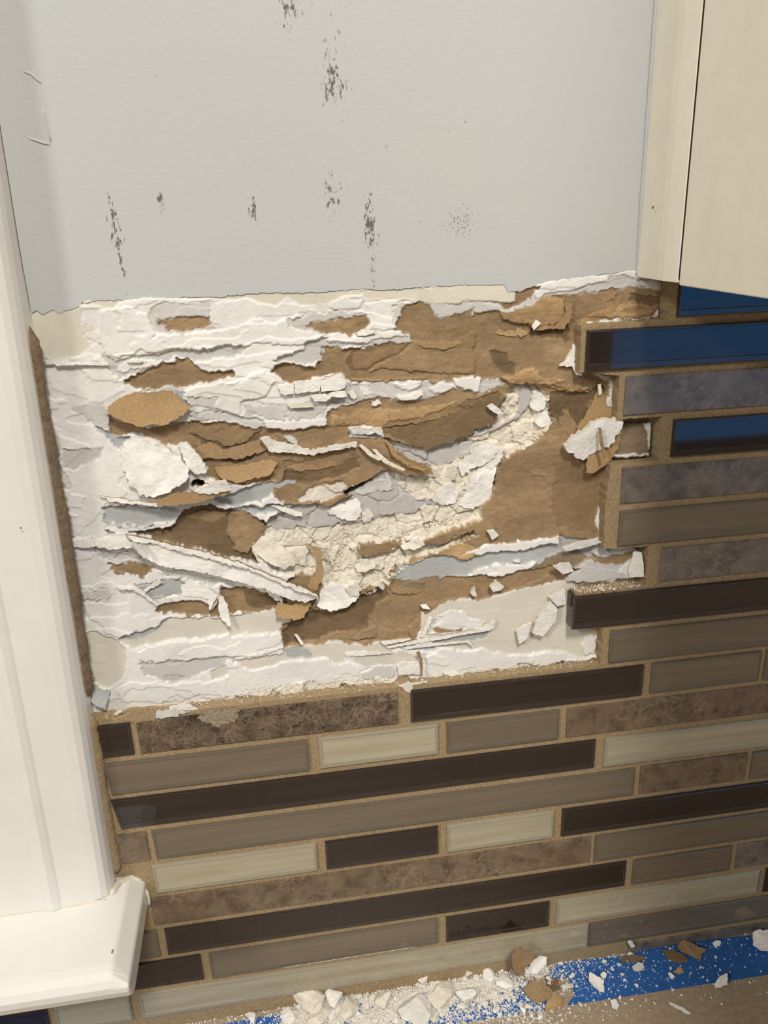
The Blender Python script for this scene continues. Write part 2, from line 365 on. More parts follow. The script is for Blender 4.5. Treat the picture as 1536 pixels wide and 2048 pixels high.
L('W', 1.4, 4, 920,680,1020,670,1075,655,1060,690,980,700,930,700, warp=.6)
L('W', 1.5, 4, 1270,580,1420,570,1425,620,1420,660,1330,655,1280,625)
L('W', 1.0, 4, 1130,620,1200,600,1260,610,1290,650,1200,655,1150,660)
# brown row two
L('B', -0.5, 4, 510,780,540,760,640,740,780,710,930,720,1050,740,1150,700,1250,660,1400,670,1560,640,1620,700,1560,830,1430,900,1300,960,1100,1000,980,980,860,900,830,860,640,870,520,870)
L('L', 0.0, 4, 540,800,760,770,1000,770,1180,750,1300,710,1180,780,1060,815,900,840,840,870,640,860,530,860)
L('D', -1.4, 4, 850,900,905,860,1080,825,1200,775,1320,725,1520,655,1560,700,1560,830,1430,900,1300,955,1100,995,990,975, warp=.8, tilt=(0,1,.9))
L('W', 0.7, 4, 770,730,820,730,830,750,790,760, warp=1.6)
L('B', -0.8, 4, 50,880,140,890,500,870,640,870,640,930,540,980,450,990,360,960,350,930,250,920,130,910)
L('G', -0.2, 4, 260,920,350,930,360,965,280,960)
L('W', 1.0, 4, 640,870,830,870,850,930,740,940,660,930, warp=.8)
L('S', -1.0, 4, 700,900,830,895,830,930,740,935)
L('B', -0.9, 4, 250,1080,350,1070,520,1040,640,1020,700,1040,720,1110,620,1160,500,1180,350,1230,280,1250,220,1200,260,1140)
L('D', -1.2, 4, 260,1130,420,1120,560,1090,690,1060,715,1105,620,1155,480,1180,340,1220,240,1190)
# brown field, left middle
L('G', -0.2, 3, 1120,780,1280,770,1420,800,1560,840,1560,900,1400,850,1270,830,1150,830)
L('B', -1.0, 3, 640,790,880,880,1000,850,1130,830,1300,840,1480,880,1620,900,1640,1000,1600,1100,1620,1180,1536,1200,1400,1210,1250,1170,1200,1080,1060,990,960,960,880,930,650,900)
L('D', -1.6, 3, 1130,920,1270,960,1320,990,1480,940,1536,900,1536,960,1480,1060,1350,1080,1230,1010)
L('L', -0.3, 3, 1280,1110,1450,1090,1600,1090,1620,1150,1500,1190,1400,1200,1290,1150)
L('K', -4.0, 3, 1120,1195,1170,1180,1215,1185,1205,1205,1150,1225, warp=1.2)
L('S', -1.2, 3, 560,860,660,900,760,930,700,1010,660,960)
# lower-left pocket and ridges
L('S', -1.5, 6, 620,160,740,150,900,150,1000,160,1070,190,1050,230,960,250,860,275,700,260,600,230)
L('S', -1.2, 6, 1250,120,1400,60,1536,20,1700,0,1760,20,1650,80,1536,130,1400,150)
L('S', -1.4, 7, -100,180,0,150,180,150,350,150,390,210,250,205,100,195)
L('D', -2.6, 6, 1050,240,1100,170,1240,150,1350,180,1450,190,1560,230,1620,300,1600,380,1480,420,1536,490,1400,480,1200,410,1000,370,820,330,760,315,950,290)
L('B', -1.6, 6, 1370,290,1480,300,1560,280,1620,320,1560,400,1470,400,1390,340)
L('W', 0.8, 6, 590,285,680,250,750,290,900,270,1000,240,1040,260,900,300,760,312,680,330,620,320)
L('V', -1.0, 6, 600,300,680,310,690,322,620,330)
L('G', -0.6, 6, 555,400,720,430,800,420,860,460,960,520,1100,540,1250,570,1400,600,1380,625,1250,620,1050,570,960,560,880,500,660,490,600,470)
L('Q', -0.9, 6, 600,430,720,440,820,440,860,480,760,480,620,475)
L('B', -0.9, 6, 650,500,780,490,880,500,920,520,860,560,740,560,670,540)
L('W', 1.2, 6, 650,560,740,572,860,570,950,540,970,570,900,600,780,630,690,612)
L('S', -0.3, 6, 780,620,930,590,1060,575,1080,610,1060,670,1000,680,880,700,850,660)
L('B', -1.0, 6, 930,740,1050,710,1200,700,1250,770,1290,700,1300,650,1400,620,1560,660,1640,720,1640,770,1380,790,1290,800,1130,805,980,790,940,770)
L('D', -1.4, 6, 1440,670,1600,690,1640,740,1480,765,1440,740)
L('W', 1.8, 6, 460,620,680,610,790,650,850,670,920,730,960,790,1000,810,930,860,800,890,720,930,640,900,520,800,480,720)
L('G', 0.8, 6, 460,640,650,650,660,700,500,700)
L('P', -0.2, 6, 700,945,850,920,960,870,1000,820,1130,812,1300,810,1480,785,1640,760,1700,800,1720,880,1536,905,1300,920,1100,940,900,970,800,1000)
L('S', -0.3, 6, 690,935,800,900,930,865,990,825,1000,830,950,880,850,922,760,945)
L('C', 0.3, 6, 480,900,560,880,700,950,740,1000,760,1080,720,1180,640,1230,520,1200,490,1050, warp=.6)
L('W', 2.0, 6, 810,1020,900,980,1100,950,1310,920,1480,915,1660,905,1700,980,1536,1030,1400,1030,1300,1040,1000,1060,840,1070)
L('G', 0.7, 6, 820,1080,1000,1070,1250,1050,1400,1040,1380,1100,1250,1120,1080,1180,960,1190,850,1160)
L('Q', 0.0, 6, 950,1160,1090,1150,1080,1180,960,1195)
L('W', 1.7, 6, 760,1190,960,1205,1100,1185,1200,1190,1170,1270,1080,1310,720,1300,700,1240)
L('P', 0.2, 6, 1250,1130,1400,1060,1600,1030,1700,1030,1700,1090,1536,1120,1400,1160,1260,1180, warp=.8)
L('W', 1.9, 6, 1190,1200,1400,1150,1536,1120,1760,1090,1800,1210,1536,1260,1380,1290,1230,1290,1180,1270)
# crater: loose gypsum core
L('B', -0.9, 7, 220,60,280,20,400,10,600,10,640,60,560,120,340,140,240,130)
L('T', -1.2, 7, 340,110,430,40,560,20,640,30,620,90,500,130,360,130)
L('B', -1.2, 7, -60,190,40,190,120,220,160,290,140,320,60,390,40,450,-40,420,-80,300)
L('Y', -3.6, 7, 60,390,150,330,170,230,350,150,540,150,700,100,620,80,760,0,860,-60,1000,-40,1150,-110,1200,-150,1290,-230,1360,-260,1480,-330,1536,-420,1600,-560,1680,-600,1760,-600,1840,-480,1849,-343,1781,-251,1660,-174,1557,-115,1500,0,1490,80,1440,160,1420,230,1300,290,1100,350,900,370,700,380,690,430,800,460,880,430,950,380,1000,345,1090,380,1200,380,1400,300,1410,320,1250,390,1000,490,900,540,860,620,700,680,640,750,520,780,440,750,480,640,490,540,400,560,300,550,200,530,100,450)
L('Q', -3.0, 7, 170,230,350,150,540,150,700,120,640,80,760,0,850,-50,960,60,1060,120,1300,140,1280,170,1100,170,1050,210,860,220,720,260,560,290,420,300,300,300,200,290)
L('Q', -3.2, 4, 850,930,980,980,1100,1005,1300,960,1410,950,1300,1060,1180,1120,1130,1110,980,1050,910,990)
L('Q', -2.4, 4, 1300,1060,1400,1000,1460,960,1420,960,1330,1010)
L('Q', -2.2, 5, 215,660,280,650,300,700,300,760,240,830,120,890,0,930,0,890,120,870,210,820,240,740, warp=.6)
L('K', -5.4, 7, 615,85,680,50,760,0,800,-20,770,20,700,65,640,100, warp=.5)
# brown field right
L('B', -0.3, 5, 0,285,120,262,250,258,350,190,500,190,720,150,840,140,960,180,990,200,970,280,800,300,650,310,560,350,500,380,510,500,460,550,530,600,650,620,690,680,700,780,780,790,780,850,740,1000,700,1060,690,1300,690,1420,640,1450,480,1440,240,1440,100,1330,60,1300,110,1200,140,1085,235,1012,350,940,412,855,390,760,380,700,300,640,0,625)
L('G', 0.5, 5, 0,225,200,250,300,180,400,120,520,90,720,80,830,95,1000,108,1030,130,1024,200,990,262,920,292,960,255,1000,200,980,160,850,140,720,150,640,170,500,180,380,200,280,240,240,262,100,275,0,285)
L('W', 1.2, 5, 300,180,400,118,520,92,700,85,680,120,540,150,400,175,320,205)
L('W', 1.2, 5, 840,105,950,112,990,140,930,150,850,135)
L('W', 0.9, 5, 555,355,600,330,680,312,800,303,930,292,960,262,1000,220,1015,230,990,290,920,302,800,316,700,335,640,350)
L('L', 0.8, 5, 120,270,260,255,350,195,470,215,500,290,460,340,330,350,200,330,150,310, tilt=(0,1,.8))
L('D', -1.0, 5, 290,360,480,345,510,400,500,430,360,410,300,390)
L('D', -0.8, 5, 80,480,170,490,180,540,210,550,200,600,130,590,90,540, warp=.7)
L('L', 0.2, 5, 560,290,740,230,900,235,960,250,900,285,700,300)
L('D', -0.9, 5, 820,180,980,190,960,230,900,235,800,210)
L('L', 0.9, 5, 130,620,300,570,330,610,480,640,600,680,500,690,380,660,300,650,200,650, tilt=(0,1,.8))
L('D', -0.9, 5, 400,700,600,690,650,640,690,690,600,760,560,860,500,900,430,860,400,780)
L('E', -0.4, 5, 430,1060,560,1080,580,1120,650,1110,690,1060,690,1300,660,1420,440,1400,400,1250)
L('W', 0.9, 8, 738,90,745,200,748,270,730,298,640,304,660,290,705,275,712,190, warp=.5)
L('T', 0.8, 5, 620,590,690,600,750,620,740,780,690,790,680,740,720,700,700,640)
# empty tile beds
L('V', 2.2, 5, 735,850,950,845,955,1030,720,1035,720,1000, warp=.5)
L('W', 2.7, 5, 880,850,945,850,948,960,930,1010,905,1010,900,940, warp=.7)
L('W', 2.8, 5, 720,1012,850,1008,940,1010,940,1026,820,1024,720,1028, warp=.8)
L('V', 2.0, 8, 545,320,620,290,950,290,960,520,560,520)
L('G', 2.6, 8, 560,320,620,292,760,300,880,320,920,350,935,400,935,470,800,475,700,485,560,490,540,420)
L('B', 1.9, 8, 570,330,620,330,740,370,885,335,880,370,830,400,740,400,580,372)
L('W', 3.0, 8, 800,440,850,380,900,335,930,370,936,465,860,468, warp=.6)
L('S', 1.0, 8, 590,300,700,285,780,305,740,345,640,330)
# band of blue-grey and white below the crater
L('S', -1.2, 7, 895,590,950,510,1080,490,1200,450,1250,400,1400,400,1536,420,1700,350,1900,330,2080,350,2090,460,1950,500,1800,520,1600,530,1480,560,1300,560,1100,600,950,610)
L('W', 0.8, 7, 1230,420,1300,390,1450,385,1600,360,1780,340,1900,330,1880,380,1700,400,1560,430,1400,430,1300,440)
L('L', 0.2, 7, 1150,440,1250,370,1340,370,1420,390,1300,450,1230,460,1160,460)
L('L', 0.6, 7, 1250,455,1360,430,1420,430,1330,470)
L('W', 0.8, 7, 1340,560,1420,520,1536,500,1660,510,1780,480,1700,540,1536,570,1430,590)
L('W', 0.6, 7, 1600,480,1660,470,1680,485,1640,495)
L('V', -0.5, 7, 1880,430,2000,420,2060,470,1900,520,1760,560,1700,540)
# brown belly
L('B', -1.4, 7, 240,850,330,830,400,760,560,790,680,700,860,620,900,590,1050,600,1300,570,1536,565,1700,540,1900,500,2000,520,1900,560,1750,590,1536,670,1380,700,1240,705,1100,750,1080,800,1000,880,1030,930,850,950,700,960,570,960,250,990,240,900)
L('D', -2.4, 7, 300,850,440,780,520,790,640,760,720,690,860,640,880,680,800,760,760,860,640,900,420,950,260,980,245,900)
L('V', -0.8, 7, 890,640,1000,605,1110,610,1090,650,1000,680,900,665)
L('V', -0.6, 7, 660,935,720,890,820,870,790,930,700,945)
# pale lower right
L('P', 0.1, 7, 1130,765,1240,705,1360,705,1536,680,1640,640,1760,610,1960,590,2060,640,2060,830,2200,850,2210,920,2200,1020,2000,1050,1700,1060,1536,1040,1300,1050,1140,980,1080,880,1060,800)
L('P', -0.1, 7, 0,800,100,780,200,800,240,850,240,910,0,920)
L('W', 1.6, 7, -60,920,100,905,245,890,250,980,150,1000,0,1030)
L('P', 0.3, 7, 240,990,400,980,600,960,730,975,880,950,1020,940,1040,980,900,1010,640,1020,600,1080,400,1080,240,1040)
L('S', 0.0, 7, 240,1000,380,990,420,1040,280,1060)
L('W', 1.2, 7, 1090,900,1130,810,1230,770,1310,770,1360,820,1440,830,1420,880,1320,892,1200,920)
L('B', 0.6, 7, 1130,870,1160,860,1260,885,1320,870,1310,890,1220,900,1150,905, warp=.7)
L('S', 0.0, 7, 950,990,1100,960,1400,900,1480,890,1460,920,1300,960,1150,990,960,1005)
L('P', 0.9, 7, 650,1060,720,1030,900,1010,1050,1030,1040,1070,900,1090,740,1090)
L('W', 1.6, 7, -80,1060,100,1130,160,1100,350,1060,520,1050,560,1100,700,1090,720,1150,640,1190,480,1190,300,1200,160,1250,-80,1270)
L('W', 1.7, 7, 520,1090,640,1070,700,1100,720,1140,690,1180,600,1190,520,1160, warp=.6)
L('G', 1.3, 7, 715,1130,800,1100,900,1090,930,1120,900,1160,780,1170,710,1170, warp=.6)
L('W', 1.9, 7, 1090,1040,1230,990,1400,1000,1540,1020,1700,1030,1850,1010,2020,1000,2160,980,2160,1060,1950,1090,1750,1110,1536,1120,1300,1160,1120,1160)
L('Y', 1.2, 7, -80,1270,160,1250,300,1200,480,1190,900,1170,940,1190,800,1220,600,1240,400,1262,200,1280,-80,1300)
L('Y', 1.3, 7, 1120,1160,1300,1150,1536,1110,1700,1080,1780,1080,1700,1120,1536,1140,1380,1170,1120,1190)
L('V', 0.8, 7, 1480,1140,1700,1120,1800,1080,2180,1030,2180,1110,1536,1160,1380,1180)
L('C', 0.4, 8, 500,740,560,700,640,715,720,712,722,765,705,840,620,850,540,820,480,790, warp=.6)
L('W', 1.3, 8, 650,760,690,740,715,760,705,835,660,830,640,800)

X0, X1, Z0, Z1, ST = -0.080, 0.1400, ZO-0.172, ZO+0.010, 0.00027
nx = int((X1-X0)/ST); nz = int((Z1-Z0)/ST)
gx, gz = np.meshgrid(np.linspace(X0, X1, nx), np.linspace(Z0, Z1, nz))
P3 = np.stack([gx.ravel(), np.full(gx.size, WALL), gz.ravel()], 1)
PX, PY = project(P3)
def inside(poly, x, y):
    r = np.zeros(x.shape, bool); n = len(poly)
    for i in range(n):
        x1, y1 = poly[i]; x2, y2 = poly[(i+1) % n]
        if y1 == y2: continue
        c = ((y1 > y) != (y2 > y)) & (x < (x2-x1)*(y-y1)/(y2-y1)+x1); r ^= c
    return r
wx = fbm(PX, PY, 26, 11)*5.0+vnoise(PX, PY, 6, 14)*2.2
wy = fbm(PX, PY, 26, 21)*4.0+vnoise(PX, PY, 6, 24)*1.8
fx = vnoise(PX, PY, 4.5, 15)*1.8+fbm(PX, PY, 14, 16, 2)*3.0; fy = vnoise(PX, PY, 4.5, 25)*1.5+fbm(PX, PY, 14, 26, 2)*2.2
names = list(CLS); cid = np.zeros(PX.size, int); Hm = np.full(PX.size, 0.7)
for li, (c, h, pts, warp, tilt) in enumerate(LAY):
    pa = np.array(pts); lo = pa.min(0)-12; hi = pa.max(0)+12
    idx = np.where((PX > lo[0]) & (PX < hi[0]) & (PY > lo[1]) & (PY < hi[1]))[0]
    if not idx.size: continue
    m = inside(pts, PX[idx]+wx[idx]*warp, PY[idx]+wy[idx]*warp); mc = inside(pts, PX[idx]+wx[idx]*warp+fx[idx]*warp, PY[idx]+wy[idx]*warp+fy[idx]*warp)
    cid[idx[mc]] = names.index(c); idx = idx[m]
    h = h*(0.62 if h > 0 else 0.8)
    hh = h
    if tilt is not None:
        d = (PX[idx]-lo[0])/(hi[0]-lo[0])*tilt[0]+(PY[idx]-lo[1])/(hi[1]-lo[1])*tilt[1]; hh = h+d*tilt[2]
    Hm[idx] = hh
relief = np.zeros(PX.size); fib = np.zeros(PX.size); colr = np.zeros((PX.size, 3))
big = fbm(PX, PY, 160, 41, 2)
for i, nme in enumerate(names):
    c, fb, amp, wl = CLS[nme]; m = cid == i
    if not m.any(): continue
    x, y = PX[m], PY[m]
    lev = 0
    if nme in 'WGCP':                # flaked, slightly streaked along the rows
        lev = np.floor(fbm(x*0.42+fx[m]*.5, y+fy[m]*.5, wl*2.6, 51, 5)*2.0); k = {'W': 1, 'G': .6, 'C': .25, 'P': .25}[nme]
        q = k*(lev*0.30+fbm(x*0.6, y, 60, 61, 3)*0.22+fbm(x, y, 11, 66, 2)*0.06+vnoise(x, y, 3.5, 69)*0.035)
    elif nme in 'YT':
        v1, e1 = worley(x+fbm(x, y, 20, 5)*6, y+fbm(x, y, 20, 8)*6, 46, 3); v2, e2 = worley(x, y, 13, 4)
        q = v1*0.9-np.exp(-(e1/0.06)**2)*0.8+v2*0.35*(0.5+0.5*vnoise(x, y, 60, 9))+fbm(x, y, 9, 71)*0.25+vnoise(x, y, 3.5, 77)*0.12
        q = q*(1.0 if nme == 'Y' else 0.4)
    elif nme == 'Q':
        v1, e1 = worley(x+fbm(x, y, 30, 5)*8, y+fbm(x, y, 30, 8)*8, 70, 6); q = v1*0.35-np.exp(-(e1/0.03)**2)*0.6+fbm(x, y, 14, 73)*0.12
    else:
        lev = np.floor(fbm(x*0.5+fx[m], y+fy[m], 80, 83, 5)*2.6)
        q = fbm(x*0.6, y, wl*1.4, 81+i, 4)*amp+(lev*0.13 if nme in 'BLDVE' else 0)+vnoise(x*.5, y, 4, 88)*0.05
    relief[m] = q; fib[m] = fb
    tone = 1+0.05*big[m]+0.03*vnoise(x, y, 18, 33)+0.025*lev
    if nme in 'BLDVE': tone = tone*(1+0.12*fbm(x*0.7, y, 34, 37)+0.06*vnoise(x*.6, y, 5, 38)+0.03*lev)
    colr[m] = np.array(lin(c))[None]*np.clip(tone, .5, 1.25)[:, None]
Hm = Hm+relief
above = inside([(0, 0)]+[(p[0], p[1]-1.0) for p in edge]+[(1536, 540), (1536, 0)], PX, PY)
Hm[above] = np.minimum(Hm[above], -0.9)
right_tiles = inside([(1225,560),(1225,0),(1536,0),(1536,1500),(1310,1500),(1310,1060),(1330,740),(1340,560)], PX, PY)
Hm = Hm.reshape(nz, nx)
for _ in range(1):
    p = np.pad(Hm, 1, mode='edge'); Hm = (p[1:-1,1:-1]*4+p[:-2,1:-1]+p[2:,1:-1]+p[1:-1,:-2]+p[1:-1,2:])/8
cg = colr.reshape(nz, nx, 3); p = np.pad(cg, ((1,1),(1,1),(0,0)), mode='edge')
cg = (p[1:-1,1:-1]*4+p[:-2,1:-1]+p[2:,1:-1]+p[1:-1,:-2]+p[1:-1,2:])/8
P3[:,1] = WALL-Hm.ravel()*0.001
HGRID = Hm
def height_at(x, z):             # relief of the torn wall in mm at a wall point
    i = int(np.clip((x-X0)/(X1-X0)*(nx-1), 0, nx-1)); j = int(np.clip((z-Z0)/(Z1-Z0)*(nz-1), 0, nz-1))
    return float(HGRID[j, i])
me = bpy.data.meshes.new('torn_drywall'); me.vertices.add(P3.shape[0]); me.vertices.foreach_set('co', P3.astype(np.float32).ravel())
ii = (np.arange(nz-1)[:,None]*nx+np.arange(nx-1)[None]).ravel()
quads = np.stack([ii, ii+1, ii+nx+1, ii+nx], 1)
me.loops.add(quads.size); me.loops.foreach_set('vertex_index', quads.ravel().astype(np.int32))
me.polygons.add(len(quads)); me.polygons.foreach_set('loop_start', (np.arange(len(quads))*4).astype(np.int32))
me.polygons.foreach_set('use_smooth', np.ones(len(quads), bool))
me.update(calc_edges=True)
ca = me.color_attributes.new('Col', 'FLOAT_COLOR', 'POINT'); ca.data.foreach_set('color', np.concatenate([cg.reshape(-1, 3), np.ones((P3.shape[0], 1))], 1).astype(np.float32).ravel())
fa = me.attributes.new('fibre', 'FLOAT', 'POINT'); fa.data.foreach_set('value', fib.astype(np.float32))
torn = link('torn_drywall', me, M_TORN, wall_back)
torn['label'] = 'torn patch of drywall with brown paper, white plaster and crumbled gypsum showing'

# ------------------------------------------------------------------ flakes, flaps and chunks on the torn wall
FL = [0]
def sheet(name, pts, h0, lifts, thick, mats, parent=torn, amp=1.2, step=5, wav=0.25, label=None, smooth=True, conform=False):
    """a piece of paper or plaster: traced outline, height h0 (mm) over the wall, lifted along given image directions"""
    FL[0] += 1; sd = 500+FL[0]
    out = jag(pts, amp, step, sd); a = np.array(out); lo = a.min(0); hi = a.max(0)
    g = max(5.0, min(9.0, (hi-lo).min()/4)); r = np.random.default_rng(sd); inner = []
    for yy in np.arange(lo[1], hi[1], g):
        for xx in np.arange(lo[0], hi[0], g):
            inner.append((xx+r.uniform(-.3, .3)*g, yy+r.uniform(-.3, .3)*g))
    inn = np.array(inner)
    if len(inn):
        m = inside(out, inn[:,0], inn[:,1]); inn = inn[m]
        if len(inn):
            d = np.min(np.hypot(inn[:,None,0]-a[None,:,0], inn[:,None,1]-a[None,:,1]), 1); inn = inn[d > g*0.45]
    allp = [Vector(p) for p in out]+[Vector((float(p[0]), float(p[1]))) for p in inn]
    n = len(out)
    vv, ee, ff, *_ = delaunay_2d_cdt(allp, [], [list(range(n))], 1, 1e-4)
    q = np.array([(v.x, v.y) for v in vv]); H = np.full(len(q), float(h0))
    for dx, dy, mm, *pw in lifts:
        t = q[:,0]*dx+q[:,1]*dy; t = (t-t.min())/(t.max()-t.min()+1e-9); H = H+mm*t**(pw[0] if pw else 1.5)
    H = H+fbm(q[:,0], q[:,1], 30, sd % 97, 3)*wav+vnoise(q[:,0], q[:,1], 7, sd % 89)*wav*.35
    if conform:
        for i in range(len(q)):
            w = U(q[i,0], q[i,1], WALL); H[i] += height_at(w[0], w[2])
    V = [U(q[i,0], q[i,1], WALL-H[i]*0.001) for i in range(len(q))]
    bm = bmesh.new(); fr = [bm.verts.new(v) for v in V]
    bk = [bm.verts.new((v[0], v[1]+thick*0.001*(0.8+0.4*r.random()), v[2])) for v in V]
    for f in ff:
        f = list(f)
        p0, p1, p2 = (Vector(V[f[0]]), Vector(V[f[1]]), Vector(V[f[2]]))
        if (p1-p0).cross(p2-p0).y > 0: f = f[::-1]
        a1 = bm.faces.new([fr[i] for i in f]); a1.smooth = smooth; a1.material_index = 0
        b1 = bm.faces.new([bk[i] for i in f[::-1]]); b1.material_index = min(1, len(mats)-1); b1.smooth = smooth
    be = [e for e in bm.edges if e.is_boundary and e.verts[0] in set(fr) and e.verts[1] in set(fr)]
    idx = {v: i for i, v in enumerate(fr)}
    for e in be:
        lf = e.link_loops[0]; v0 = lf.vert; v1 = lf.link_loop_next.vert
        s = bm.faces.new([v1, v0, bk[idx[v0]], bk[idx[v1]]]); s.material_index = len(mats)-1
        for ed in s.edges: ed.smooth = False
    me = bpy.data.meshes.new(name); bm.to_mesh(me); bm.free()
    o = link(name, me, mats, parent)
    if label: o['label'] = label
    return o
W_ = [M_WHITE]; WG = [M_WHITE, M_GYPS]; WB = [M_WHITE, M_BROWN]; B_ = [M_BROWN]; LB = [M_BROWNL, M_BROWN]; G_ = [M_GREYW]
# thick oval of brown paper and the pieces beneath it
sheet('paper_flap', zp(3, 640,750,700,700,780,670,900,665,1000,655,1060,700,1125,755,1080,800,1020,830,960,860,900,850,840,870,740,840,660,800,635,775), 1.9, [(0,1,2.4)], 0.9, LB, label='thick oval flap of light brown paper')
sheet('paper_flap', zp(3, 1130,1000,1250,960,1330,1000,1480,960,1640,900,1640,960,1540,1020,1400,1060,1240,1050,1180,1060), -0.9, [(0,1,1.6)], 0.4, B_)
sheet('paper_flap', zp(3, 1260,1110,1440,1090,1600,1060,1640,1080,1600,1150,1480,1180,1400,1200,1290,1160), -0.4, [(.3,1,2.0)], 0.4, LB)
sheet('plaster_flake', zp(3, 710,1000,780,960,850,950,950,990,1050,1040,1110,1110,1110,1180,1060,1220,960,1260,900,1290,830,1270,760,1200,720,1110), 1.4, [(.6,.6,3.4)], 2.0, WG, wav=.7, amp=2.2, label='large rounded flake of white plaster')
sheet('plaster_flake', zp(3, 1050,970,1100,960,1150,1010,1200,1080,1220,1140,1170,1150,1110,1120,1080,1040), 2.5, [(1,0,1.5)], 1.8, WG)
sheet('paper_flap', zp(6, 590,95,720,112,900,138,1000,120,1100,90,1180,40,1330,0,1372,58,1240,95,1160,120,1000,152,900,155,740,140,640,125), 1.6, [(1,0,4.5,1.3)], 0.8, [M_WHITE, M_BROWNL, M_BROWNL], label='curled strip of paper, white on top and brown beneath')
sheet('plaster_flake', zp(6, 1180,42,1330,0,1372,58,1240,85,1170,80), 6.4, [(0,-1,1.2)], 1.4, WG)
sheet('paper_flap', zp(6, 920,122,1040,78,1180,62,1240,85,1372,58,1350,80,1240,112,1160,135,1000,156,930,150), 5.2, [(0,-1,.8)], 0.6, LB)
# long ridge of torn plaster and paper across the lower left
sheet('plaster_ridge', zp(6, 540,350,640,330,740,325,770,370,900,372,1050,420,1250,470,1450,520,1640,600,1790,660,1880,700,1800,725,1700,700,1536,640,1400,600,1250,560,1100,530,950,510,850,460,780,400,650,412,550,392), 1.4, [(1,0,3.2,1)], 2.6, [M_WHITE, M_GREYW, M_GREYW], wav=.5, label='long diagonal ridge of torn white paper and plaster')
sheet('plaster_ridge', zp(6, 760,330,860,345,1000,380,1200,425,1420,490,1640,580,1800,640,1880,690,1790,662,1640,602,1450,522,1250,472,1050,422,900,374,790,365), 3.2, [(1,0,3.0,1)], 1.2, [M_WHITE, M_BROWN])
sheet('plaster_ridge', zp(6, 390,352,540,335,560,395,430,402), 1.6, [(1,0,1.0)], 1.2, W_)
sheet('plaster_flake', zp(6, 770,370,830,385,870,455,850,462,810,415), 4.4, [(0,1,1.0)], 0.7, G_)
sheet('paper_flap', zp(6, 1070,620,1120,608,1230,640,1285,680,1262,720,1240,772,1228,705,1150,690,1080,682), 0.6, [(1,0.2,1.8)], 0.7, WG)
sheet('plaster_flake', zp(6, 1288,690,1320,690,1350,770,1366,880,1310,820,1290,760), 1.4, [(0,1,1.4)], 0.7, WG)
sheet('paper_flap', zp(6, 840,665,930,595,960,605,880,650,860,672), 0.8, [(0,-1,.8)], 0.5, W_)
# brown curls
sheet('paper_flap', zp(7, 220,720,300,740,430,715,405,770,380,812,320,832,210,800), 0.8, [(0,1,3.0)], 0.5, LB)
sheet('paper_flap', zp(7, 390,375,470,410,485,450,492,540,480,600,450,660,400,660,340,600,440,565,462,500,450,440), -1.2, [(1,0,2.5)], 0.5, LB)
sheet('paper_flap', zp(4, 700,975,760,958,830,975,860,948,905,1000,980,1050,1130,1108,1142,1150,1000,1152,900,1130,800,1080,740,1030), -1.4, [(1,.3,3.0)], 0.5, [M_BROWN, M_BROWNL], label='frayed tongue of brown paper')
for k, c in enumerate(((700,975,720,970,790,1030,840,1060,820,1068,760,1035),(860,948,880,955,930,1030,1010,1090,990,1095,900,1040),(780,1000,800,1000,880,1070,980,1120,960,1128,850,1080),(940,1060,1000,1080,1100,1120,1090,1130,990,1105))):
    sheet('paper_shred', zp(4, *c), 1.0+.3*k, [(1,0,1.5)], 0.35, [M_GYPS if k % 2 == 0 else M_BROWNL], amp=.5)
sheet('paper_flap', zp(5, 535,890,600,770,640,690,660,640,672,700,700,780,782,790,780,850,745,1000,700,1060,620,1118,580,1115,590,1040,640,960,600,900), 0.6, [(0.3,1,3.0)], 0.5, LB, label='hanging flap of light brown paper by the empty tile bed')
sheet('plaster_chunk', zp(5, 468,970,510,930,580,890,620,850,680,830,770,835,776,870,742,920,700,980,640,1000,565,1050,540,1042,520,1015,490,1012), 3.6, [(0,-1,1.4)], 2.2, WG, wav=.7, amp=1.8, label='white plaster chunk clinging to the brown flap')
sheet('paper_shred', zp(5, 648,880,662,880,668,930,690,1030,676,1045,655,960), 7.0, [(0,1,.6)], 0.4, B_, amp=.4)
sheet('plaster_flake', zp(5, 645,655,660,650,664,700,650,712), 2.0, [], 0.6, WG, amp=.4)
sheet('paper_flap', zp(5, 300,355,330,310,345,325,360,335,420,345,470,300,480,215,510,230,505,300,470,360,380,362,320,372), 0.6, [(0,-1,1.6)], 0.5, [M_BROWNL, M_BROWN])
for c_, h_, l_ in (((520,330,600,290,720,245,750,170,765,215,740,262,640,300,560,340),.6,(0,-1,1.2)),((760,265,840,240,950,250,930,280,840,285,760,295),.5,(0,-1,.9)),((560,215,700,185,740,160,730,200,640,235,570,250),.5,(1,0,1.0)),
                   ((120,350,200,340,300,380,270,395,180,400,110,385),.5,(0,1,.9)),((160,640,300,590,330,615,480,645,600,690,500,690,380,665,280,660),.4,(0,1,1.4)),((420,640,520,625,640,650,620,690,520,675),.3,(0,-1,1.0)),((420,700,470,760,540,880,500,930,440,850),.0,(1,0,.8)),((290,1100,400,1080,440,1110,400,1130,300,1130),.1,(0,1,.7))):
    sheet('paper_flap', zp(5, *c_), -.15, [(l_[0], l_[1], l_[2]*.75, 2.0)], .25, LB if h_ > .3 else B_, wav=.2, conform=True)
